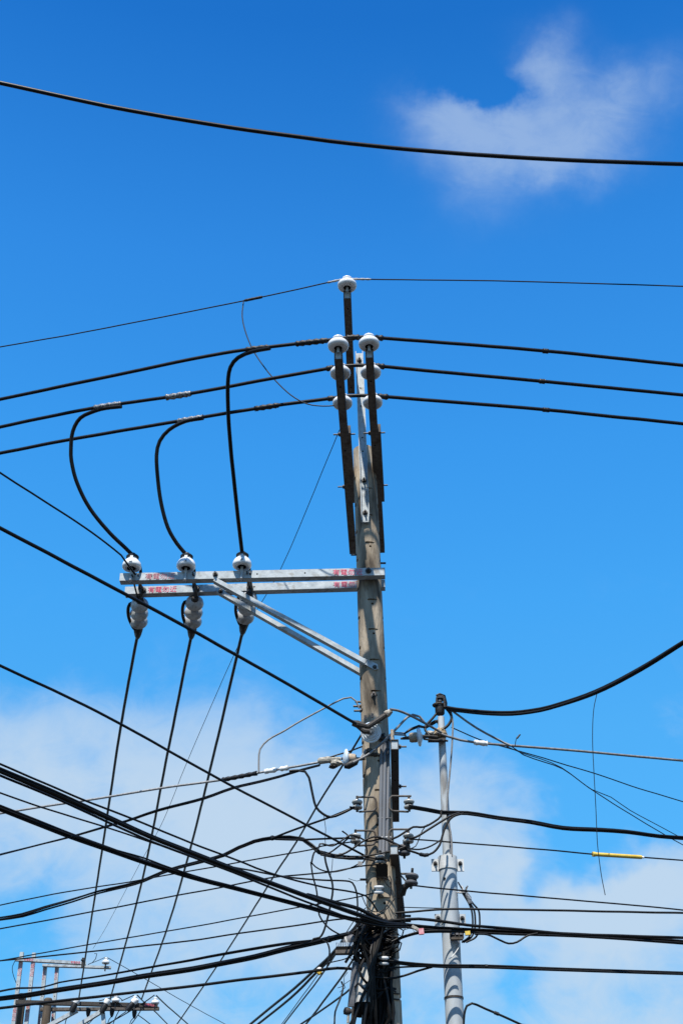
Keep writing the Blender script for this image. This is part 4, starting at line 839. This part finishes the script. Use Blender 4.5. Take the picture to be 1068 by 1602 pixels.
# junction casing with ribbed hoses, terminal strip, closure
cz0, cz1 = at(566, 1508, 11.60), at(566, 1582, 11.50)
t = thing('junction_box', cz1, 'off white tapered junction casing hanging beside the lower pole', 'junction box')
def hexa(y, xs, yo, Yc): return [at(x, y + dy, Yc + dd) for x, dy, dd in zip(xs, yo, (.06, -.03, -.05, .04))]
rows = [hexa(1506, (561, 565, 574, 578), (2, 0, 0, 2), 11.60), hexa(1520, (557, 563, 577, 582), (0, 0, 0, 0), 11.58), hexa(1552, (553, 560, 578, 583), (0, 4, 4, 0), 11.55), hexa(1570, (550.5, 558, 578, 583), (4, -3, -3, 2), 11.54), hexa(1580, (551.5, 562, 577, 582), (0, 2, 2, 0), 11.58)]
m_ = MB(); vs = [p for r_ in rows for p in r_] + [p + Vector((0, .16, 0)) for r_ in rows for p in (r_[0], r_[3])]; fs = []
for i in range(4): fs += [(i * 4 + j, i * 4 + j + 1, i * 4 + j + 5, i * 4 + j + 4) for j in range(3)]
nb = 20
for i in range(4): fs += [(i * 4, i * 4 + 4, nb + (i + 1) * 2, nb + i * 2), (i * 4 + 3, nb + i * 2 + 1, nb + (i + 1) * 2 + 1, i * 4 + 7), (nb + i * 2, nb + (i + 1) * 2, nb + (i + 1) * 2 + 1, nb + i * 2 + 1)]
fs += [(0, 1, 2, 3, nb + 1, nb), (16, 17, 18, 19, nb + 9, nb + 8)]
m_.add(vs, fs); part('casing', m_, 'case', t, flat=True)
rim = [hexa(1571, (550, 557.5, 578.5, 583.5), (4, -3, -3, 2), 11.52), hexa(1583, (552, 562, 577, 582), (0, 2, 2, 0), 11.56)]
m_ = MB(); vs = [p + Vector((0, -.012, 0)) for r_ in rim for p in r_] + [p + Vector((0, .15, 0)) for r_ in rim for p in r_]
m_.add(vs, [(0, 1, 5, 4), (1, 2, 6, 5), (2, 3, 7, 6), (0, 4, 12, 8), (3, 11, 15, 7), (4, 5, 6, 7, 15, 14, 13, 12)]); part('base_lid', m_, 'hole', t, flat=True)
part('strap', MB().tube([at(555, 1545, 11.50), at(560, 1538, 11.48), at(570, 1548, 11.48), at(584, 1556, 11.54)], .010, 6), 'blacktape', t)
for (xa, ya, xb, yb) in ((556, 1584, 548, 1605), (571, 1584, 568, 1606)): part('outlet_cable', MB().tube([at(xa, ya - 4, 11.56), at(xa - 2, ya + 8, 11.56), at(xb, yb, 11.58), at(xb - 3, yb + 30, 11.6)], .018, 8), 'black', t)
for i, (xa, xb) in enumerate(((551, 546), (554, 549), (557, 552))):
    q = [at(xa + 2.5, 1506, 11.54), at(xa, 1525, 11.52), at((xa + xb) / 2, 1550, 11.52), at(xb, 1575, 11.52)]
    solo('ribbed_hose', MB().tube([Vector(p) for p in catmull([tuple(p) for p in q], .02)], .0125, 8), 'greycase', ('grey ribbed hose on the outer side of the junction casing', 'grey ribbed hose in the middle beside the junction casing', 'grey ribbed hose touching the junction casing')[i], 'hose', 'ribbed hoses by the junction casing')
p = at(543, 1582, 11.52); t = thing('cable_valve', p, 'small dark valve-like fitting hanging below the ribbed hoses', 'fitting')
part('body', MB().rock(p, (.035, .025, .03), 2, .5, 2), 'darksteel', t); part('nozzle', MB().cyl(p + Vector((.01, 0, -.01)), p + Vector((.005, 0, -.09)), .011, 10), 'chalk', t); part('nozzle', MB().cyl(p + Vector((.045, 0, .03)), p + Vector((.035, 0, -.1)), .010, 10), 'darksteel', t)
p = at(541, 1490, 11.55); t = thing('terminal_strip', p, 'narrow terminal strip with clear bluish pins jutting beside the pole', 'terminal block')
part('rail', MB().box(p, ((1, 0, .02), (0, 1, 0), (0, 0, 1)), (.085, .03, .014)), 'shadedoldsteel', t, flat=True); part('tray', MB().box(p + Vector((0, 0, .03)), ((1, 0, .02), (0, 1, 0), (0, 0, 1)), (.08, .02, .014)), 'hole', t, flat=True)
for i in range(11): part('pin', MB().cyl(p + Vector((-.075 + .0145 * i, -.01, .038)), p + Vector((-.075 + .0145 * i, -.012, .075)), .0055, 8), 'cleartag', t)
p = at(548, 1472, 11.58); t = thing('splice_closure', p, 'rounded grey splice closure above the terminal strip', 'splice closure')
part('dome', MB().lathe([(.001, -.05), (.038, -.05), (.044, -.02), (.044, .02), (.034, .045), (.001, .055)], p, Vector((.8, -.3, .35)), 20), 'greycase', t, angle=50); part('ring', MB().lathe([(.044, -.03), (.050, -.028), (.050, -.014), (.044, -.012)], p, Vector((.8, -.3, .35)), 20, False), 'case', t)
for (x0, y0_, x1, y1, lb) in ((555, 1504, 590, 1468, 'pale thin conduit slanting up from the junction casing'), (585, 1470, 616, 1448, 'pale thin conduit crossing the tangle under the heavy bundles')):
    solo('conduit', MB().tube([surf(x0, y0_, .11), surf((x0 + x1) / 2, (y0_ + y1) / 2 - 1, .12), surf(x1, y1, .09)], .007, 8), 'alu', lb, 'conduit', None)
solo('paper_scrap', MB().rock(surf(606, 1451, .09), (.028, .012, .018), 4, .3, 2), 'whitetag', 'crumpled white scrap stuck in the tangle below the heavy bundles', 'scrap')
solo('paper_scrap', MB().rock(surf(590, 1432, .05), (.03, .014, .03), 8, .3, 2), 'tan', 'crumpled tan scrap stuck on the pole above the heavy bundles', 'scrap')

# ------------------------------------------------------------------ slim grey steel pole
SA, SB = at(689.3, 1122, YS), at(711.2, 1602, YS)
def spt(y, dx=0.0, Y=YS): f = (y - 1122) / 480; return at(689.3 + 21.9 * f + dx, y, Y)
sp_base = SA + (SB - SA) * ((SA.z - 0) / (SA.z - SB.z))
sp = thing('steel_pole', sp_base, 'slim pale grey steel pole with a thinner pipe clamped on top', 'utility pole')
zc_ = spt(1352).z
def sax(z): return SA + (SB - SA) * ((SA.z - z) / (SA.z - SB.z))
part('lower_pipe', MB().tube([sax(0), sax(1.5), sax(zc_)], .0755, 32), 'pipe', sp, angle=50)
part('upper_pipe', MB().tube([sax(zc_ - .1), SA], [.041, .031], 24), 'pipe', sp, angle=50)
part('seam', MB().tube([spt(1290, 4.5, YS - .045), spt(1340, 4.6, YS - .05)], .004, 6), 'greycable', sp)
def clampc(y, hgt, label_m, w=.083, ear=.045):
    c = spt(y); cp = part('clamp', MB().lathe([(w - .006, -hgt), (w, -hgt), (w, hgt), (w - .006, hgt), (.03, hgt), (.03, hgt - .004)], c, (SA - SB).normalized(), 32, False), label_m, sp, angle=40)
    for s in (-1, 1):
        q = c + Vector((s * (w + ear * .55), .0, -.012)); part('ear', MB().box(q, ((1, 0, 0), (0, 1, 0), (.0, 0, 1)), (ear * .72, .008, hgt * .92)), label_m, cp, flat=True)
        part('bolt', bolt(q + Vector((0, -.008, .012)), YA, .008, .04, .014), 'bolt', cp)
clampc(1351.5, .058, 'collar'); clampc(1437, .052, 'pipe', .080, .04)
part('band', MB().lathe([(.0755, -.008), (.080, -.008), (.080, .008), (.0755, .008)], spt(1562), (SA - SB).normalized(), 28, False), 'darksteel', sp)
for (x, y) in ((695, 1374), (712, 1578)):
    q = at(x, y, YS - .072); part('bolt_hole', MB().cyl(q, q + Vector((0, .012, 0)), .010, 10), 'hole', sp)
# clevis on its top
p = at(688, 1100, YS - .03); t = thing('spool_clevis', p, 'black clevis with a spool capping the slim pole', 'bracket')
part('hood', MB().add([p + Vector(v) for v in ((-.038, -.02, -.02), (-.038, -.02, .05), (-.012, -.02, .075), (.03, -.02, .075), (.045, -.02, .055), (.045, -.02, -.045), (.03, -.02, -.045), (.03, -.02, .045), (-.026, -.02, .045), (-.026, -.02, -.02))] + [p + Vector(v) for v in ((-.038, .05, -.02), (-.038, .05, .05), (-.012, .05, .075), (.03, .05, .075), (.045, .05, .055), (.045, .05, -.045), (.03, .05, -.045), (.03, .05, .045), (-.026, .05, .045), (-.026, .05, -.02))],
     [(0, 1, 2, 8, 9), (2, 3, 4, 7, 8), (4, 5, 6, 7), (19, 18, 12, 11, 10), (18, 17, 14, 13, 12), (17, 16, 15, 14)] + [(i, (i + 1) % 10, 10 + (i + 1) % 10, 10 + i) for i in range(10)]), 'blacktape', t, flat=True)
part('spool', MB().lathe([(r * .62, h) for r, h in SP], p + Vector((-.002, .015, -.03)), (0, 0, 1), 18), 'greycase', t)
part('plate', MB().lathe([(.001, 0), (.056, 0), (.058, .008), (.05, .014), (.001, .016)], at(685.5, 1104, YS), (0, 0, 1), 20), 'shadedoldsteel', t)
part('neck', MB().lathe([(.04, -.06), (.044, -.05), (.045, .0), (.038, .01), (.001, .01)], at(687.5, 1108, YS), (0, 0, 1), 18), 'blacktape', t)
part('loop', MB().tube([at(682, 1088.5, YS), at(687, 1086.5, YS), at(694, 1089, YS), at(697, 1100, YS - .02), at(697, 1108, YS - .02)], [.012, .016, .016, .014, .012], 8), 'black', t)
solo('wrapped_joint', MB().rock(at(688, 1148.5, YS - .02), (.064, .07, .055), 6, .16, 4), 'rust', 'brown crusted tape-wrapped joint round the slim pole top', 'joint')
t = thing('line_clamp', at(672, 1149, YS - .05), 'chalky grey line clamp beside the brown joint', 'clamp'); part('body', MB().rock(at(672, 1148, YS - .05), (.045, .035, .026), 3, .3), 'chalk', t); part('jaw', MB().box(at(683, 1158, YS - .05), ((1, 0, 0), (0, 1, 0), (0, 0, 1)), (.08, .03, .010)), 'darksteel', t, flat=True)
# connector box, grey looped cables and strands beside it
p = at(714, 1463, YS - .11); t = thing('connector_box', p, 'small dark green-grey connector box strapped to the slim pole', 'connector box')
part('case', MB().box(p, ((1, 0, 0), (0, 1, 0), (0, 0, 1)), (.058, .02, .026)), 'darksteel', t, flat=True)
for i in range(3): part('port', MB().box(p + Vector((-.034 + .034 * i, -.022, .008)), ((1, 0, 0), (0, 1, 0), (0, 0, 1)), (.012, .006, .012)), 'greycase', t, flat=True)
part('flap', MB().box(p + Vector((.0, -.005, -.034)), ((1, 0, 0), (0, 1, 0), (0, 0, 1)), (.05, .02, .007)), 'shadedoldsteel', t, flat=True)
GQ = 'drip loop cables beside the slim pole'
for i, (xo, lb) in enumerate(((0, 'inner black drip loop hanging beside the slim pole'), (4, 'middle black drip loop hanging beside the slim pole'), (11, 'outer black drip loop hanging beside the slim pole'))):
    wire('cable', [(720 + xo * .3, 1393 + i, YS - .05), (727 + xo * .4, 1404), (733 + xo * .6, 1414), (737 + xo, 1424), (739 + xo, 1438), (738.5 + xo, 1452), (733 + xo, 1466), (722 + xo * .6, 1474, YS - .08)], 3.0, 'black', lb, 'cable', GQ, step=4, extend=0)
p0 = at(733, 1407, YS - .06); t = thing('wire_splice', p0, 'frayed silver wire splice beside the slim pole', 'splice')
part('wrap', MB().tube([at(729, 1397, YS - .06), at(733, 1405, YS - .06), at(735, 1414, YS - .06)], [.014, .022, .018], 10), 'tape', t)
for i, q in enumerate(((716, 1380), (722, 1386), (729, 1388), (718, 1395), (731, 1386), (713, 1396))): part('strand', MB().tube([at(728 + i % 3, 1396, YS - .06), at((q[0] + 726) / 2, (q[1] + 1394) / 2 + 2, YS - .08), at(*q, YS - .07)], .006, 6), 'alu' if i % 2 else 'black', t)
wire('wire', [(719, 1475, YS - .1), (717, 1482), (712, 1490), (706, 1497), (702, 1500, YS - .09)], 1.6, 'whitetag', 'white thin wire curling down the slim pole face', 'wire', None, step=3, extend=0)

# ------------------------------------------------------------------ distant poles with their frame
GF = 'distant concrete poles'
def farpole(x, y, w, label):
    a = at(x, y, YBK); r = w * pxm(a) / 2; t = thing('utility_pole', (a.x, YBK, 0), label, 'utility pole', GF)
    part('shaft', MB().tube([(a.x - .05, YBK, 0), a], [r * 1.35, r], 24), 'shadedconcrete', t, angle=50); part('top', MB().lathe([(r, 0), (r * .8, .03), (.001, .04)], a, (0, 0, 1), 24), 'shadedconcrete', t)
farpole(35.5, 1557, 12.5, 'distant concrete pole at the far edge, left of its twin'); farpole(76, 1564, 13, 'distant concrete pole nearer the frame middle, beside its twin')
GU = 'white and red posts on the distant poles'
for i, (xa, ya, xb, yb, Y, lb) in enumerate(((35, 1490, 21, 1606, YBK - .3, 'distant white post with red marking, first from the frame edge'), (54, 1491, 41, 1606, YBK - .3, 'distant white post with red marking, second from the frame edge'), (71.5, 1510, 62, 1606, YBK + .3, 'distant white post with red marking, third from the frame edge'), (90, 1510, 83, 1606, YBK + .3, 'distant white post with red marking, fourth from the frame edge'))):
    a = at(xa, ya, Y); b = at(xb, yb, Y); t = thing('steel_post', b, lb, 'steel post', GU); d = (a - b).normalized(); s = d.cross(Vector((0, 1, 0))).normalized(); s = s if s.x > 0 else -s
    part('post', MB().box((a + b) / 2, (s, Vector((0, 1, 0)), d), (.040, .04, (a - b).length / 2)), 'galv', t, flat=True)
    fr = ((.10, .34), (.72, .94)) if i < 2 else ((.06, .26), (.80, .97))
    for f0, f1 in fr:
        hgt = (a - b).length * (f1 - f0) / 4
        lettering('有\n電\n勿\n近', t, 'redfaded', a.lerp(b, f0) - d * hgt * .9 - s * .042 + Vector((0, -.043, 0)), s, d, hgt * 1.0, 1, .95)
    for f in (.45, .52, .60): q = a.lerp(b, f) + Vector((0, -.041, 0)); part('bolt_hole', MB().cyl(q, q + Vector((0, .004, 0)), .012, 8), 'hole', t)
def farbeam(xa, ya, xb, yb, Y, hpx, label, m='galv', txt=(), depth=.05, zlev=True):
    a = at(xa, ya, Y); b = at_z(xb, yb, a.z) if zlev else at(xb, yb, Y); d = (b - a).normalized(); u = Vector((0, 0, 1)); bk = u.cross(d); bk = bk if bk.y > 0 else -bk
    t = thing('cross_arm', a, label, 'cross arm', 'arms on the distant poles'); h = hpx * pxm(a) / 2 / .95
    part('beam', MB().hollow(a, b, bk, u, depth, h, .01), m, t, flat=True)
    for f, s_ in txt: lettering('有電勿近', t, 'red', a.lerp(b, f) - bk * (depth + .003) - u * h * .62, d, u, h * 1.7)
    return t, a, b
farbeam(24, 1501, 135, 1507.5, YBK - .4, 4.2, 'upper arm joining the tops of the distant posts', 'galv', ((.12, 0), (.78, 0)))
t, a2, b2_ = farbeam(67, 1510.5, 174, 1514, YBK + .2, 3.2, 'second upper arm carrying one small distant insulator')
farbeam(25, 1568, 247, 1573.5, YBK - .5, 5.5, 'long dark lower arm on the distant poles', 'darksteel', ((.90, 0),))
farbeam(64, 1579.5, 249, 1578, YBK + .1, 4.4, 'pale long lower arm on the distant poles', 'shadedoldsteel')
for (xa, ya, xb, yb, lb) in ((121, 1580, 62, 1612, 'pale distant brace beneath the first dark clamp'), (160, 1581, 112, 1610, 'pale distant brace beneath the second dark clamp'), (161, 1584, 163, 1612, 'pale upright distant stay beneath the second dark clamp')):
    a, b = at(xa, ya, YBK - .6), at(xb, yb, YBK - .6); d = (b - a).normalized(); s = d.cross(Vector((0, 1, 0))).normalized()
    solo('diagonal_brace', MB().box((a + b) / 2, (s, Vector((0, 1, 0)), d), (.04, .012, (a - b).length / 2)).box((a + b) / 2 + s * .036 + Vector((0, .04, 0)), (s, Vector((0, 1, 0)), d), (.006, .04, (a - b).length / 2)), 'galv', lb, 'brace', 'braces on the distant poles', flat=True)
GI = 'small insulators on the distant poles'
fp = None
for i, (x, y, Y, lb) in enumerate(((165.5, 1508, YBK + .2, 'small distant white insulator on the second upper arm'), (181, 1568, YBK - .4, 'small distant white insulator, first on the lower arm'), (211, 1568.5, YBK - .4, 'small distant white insulator, second on the lower arm'), (243, 1571, YBK - .4, 'small distant white insulator at the lower arm tip'))):
    if fp is None:
        fp = thing('pin_insulator', (0, 0, 0), lb, 'insulator', GI)
        part('shed', MB().lathe([(r * .92, h) for r, h in TOPPROF], n=20, capped=False), 'porcelain', fp, local=True, angle=60); part('pin', MB().cyl((0, 0, -.16), (0, 0, .02), .016, 8), 'bolt', fp, local=True); o = fp
    else: o = copy_tree(fp)
    o['label'] = lb; o.location = at(x, y, Y)
for (x, y, x1, y1, lb) in ((120, 1566, 112, 1583, 'distant dark dead-end clamp, first along the lower arm'), (168, 1567, 159, 1584, 'distant dark dead-end clamp, second along the lower arm'), (211, 1566, 199, 1581, 'distant dark dead-end clamp, third along the lower arm')):
    a, b = at(x, y, YBK - .65), at(x1, y1, YBK - .65); t = thing('dead_end_clamp', a, lb, 'clamp', 'dead-end clamps on the distant arm'); d = (b - a).normalized()
    part('collar', MB().lathe([(.001, -.05), (.06, -.05), (.075, .0), (.06, .05), (.001, .05)], a, d, 16), 'whitetag', t); part('body', MB().tube([a + d * .04, a + d * .12, b], [.05, .072, .055], 10), 'blacktape', t)
for (x, y, lb) in ((139, 1583, 'distant black cable boot between the first and second clamps'), (176, 1583, 'distant black cable boot just past the second clamp'), (211, 1585, 'distant black cable boot under the third clamp')):
    a = at(x, y - 5, YBK - .2); solo('cable_boot', MB().tube([a, a + Vector((0, 0, -.05)), a + Vector((0, 0, -.13)), a + Vector((0, 0, -.18))], [.045, .055, .04, .018], 10), 'blacktape', lb, 'cable boot', 'cable boots on the distant arm')
t = thing('switch_fitting', at(130, 1505, YBK - .4), 'small dark fitting at the end of the distant upper arm', 'fitting'); q = at(130, 1505, YBK - .45)
part('body', MB().cyl(q + Vector((0, 0, .09)), q + Vector((0, 0, -.12)), .028, 8), 'darksteel', t); part('flange', MB().cyl(q + Vector((0, 0, .03)), q + Vector((0, 0, .05)), .05, 8), 'bolt', t)
GW = 'wires on the distant poles'
FWR = [([(148, 1492, YBK - .4), (152, 1492), (150, 1500), (145, 1506), (138, 1509, YBK - .4)], 1.2, 'curled jumper wire on the distant upper arm'),
       ([(140, 1508, YBK - .4), (155, 1502), (165, 1497.5, YBK + .2)], 1.0, 'hair-thin distant wire reaching its small insulator'),
       ([(168, 1498, YBK + .2), (200, 1516), (230, 1533), (262, 1552), (300, 1574), (352, 1602, YBK + 6)], 1.0, 'hair-thin wire leaving the small distant insulator'),
       ([(24, 1503, YBK - .4), (20, 1512), (20.5, 1522), (24, 1533), (27, 1541, YBK - .3)], 1.1, 'thin bowed wire beside the outermost distant post'),
       ([(245, 1558, YBK - .4), (262, 1574), (294, 1602, YBK + 4)], 2.0, 'distant black wire leaving the lower arm tip'),
       ([(215, 1557, YBK - .4), (226, 1568), (232, 1572), (262, 1602, YBK + 4)], 1.8, 'distant black wire leaving the second lower insulator'),
       ([(242, 1557, YBK - .4), (226, 1568), (200, 1584), (170, 1601, YBK)], 1.8, 'distant black jumper crossing under the lower arm'),
       ([(210, 1557, YBK - .4), (190, 1566, YBK - .3)], 1.5, 'short distant jumper between the two lower insulators'),
       ([(181, 1558, YBK - .4), (170, 1562), (155, 1566, YBK - .4)], 1.5, 'short distant jumper beside the first lower insulator'),
       ([(183, 1558, YBK - .4), (192, 1565, YBK - .4)], 1.3, 'tiny distant jumper dropping from the first lower insulator'),
       ([(111, 1584, YBK - .6), (105, 1592), (102, 1603, YBK - .6)], 1.5, 'distant wire hanging from the first clamp'),
       ([(139, 1587, YBK - .2), (138, 1603, YBK - .2)], 1.5, 'distant wire hanging from the boot between the clamps'),
       ([(158, 1584, YBK - .6), (148, 1592), (139, 1602, YBK - .6)], 1.5, 'distant wire hanging from the second clamp'),
       ([(176, 1588, YBK - .2), (171, 1595), (168, 1603, YBK - .2)], 1.4, 'distant wire hanging from the boot past the second clamp'),
       ([(187, 1580, YBK - .4), (181, 1592), (177, 1603, YBK - .4)], 1.6, 'distant wire hanging between the second and third clamps'),
       ([(198, 1582, YBK - .6), (184, 1592), (170, 1603, YBK - .6)], 1.5, 'distant wire hanging from the third clamp'),
       ([(211, 1590, YBK - .2), (205, 1597), (203, 1603, YBK - .2)], 1.4, 'distant wire hanging from the boot under the third clamp'),
       ([(228, 1568, YBK - .4), (216, 1588), (205, 1603, YBK - .4)], 1.6, 'distant wire dropping steeply near the lower arm tip'),
       ([(216, 1588, YBK - .4), (226, 1595), (236, 1603, YBK - .2)], 1.5, 'distant wire leaving under the lower arm tip')]
for pts_, w, lb in FWR: wire('wire', pts_, w, 'black', lb, 'wire', GW, step=5, extend=6, n=5)
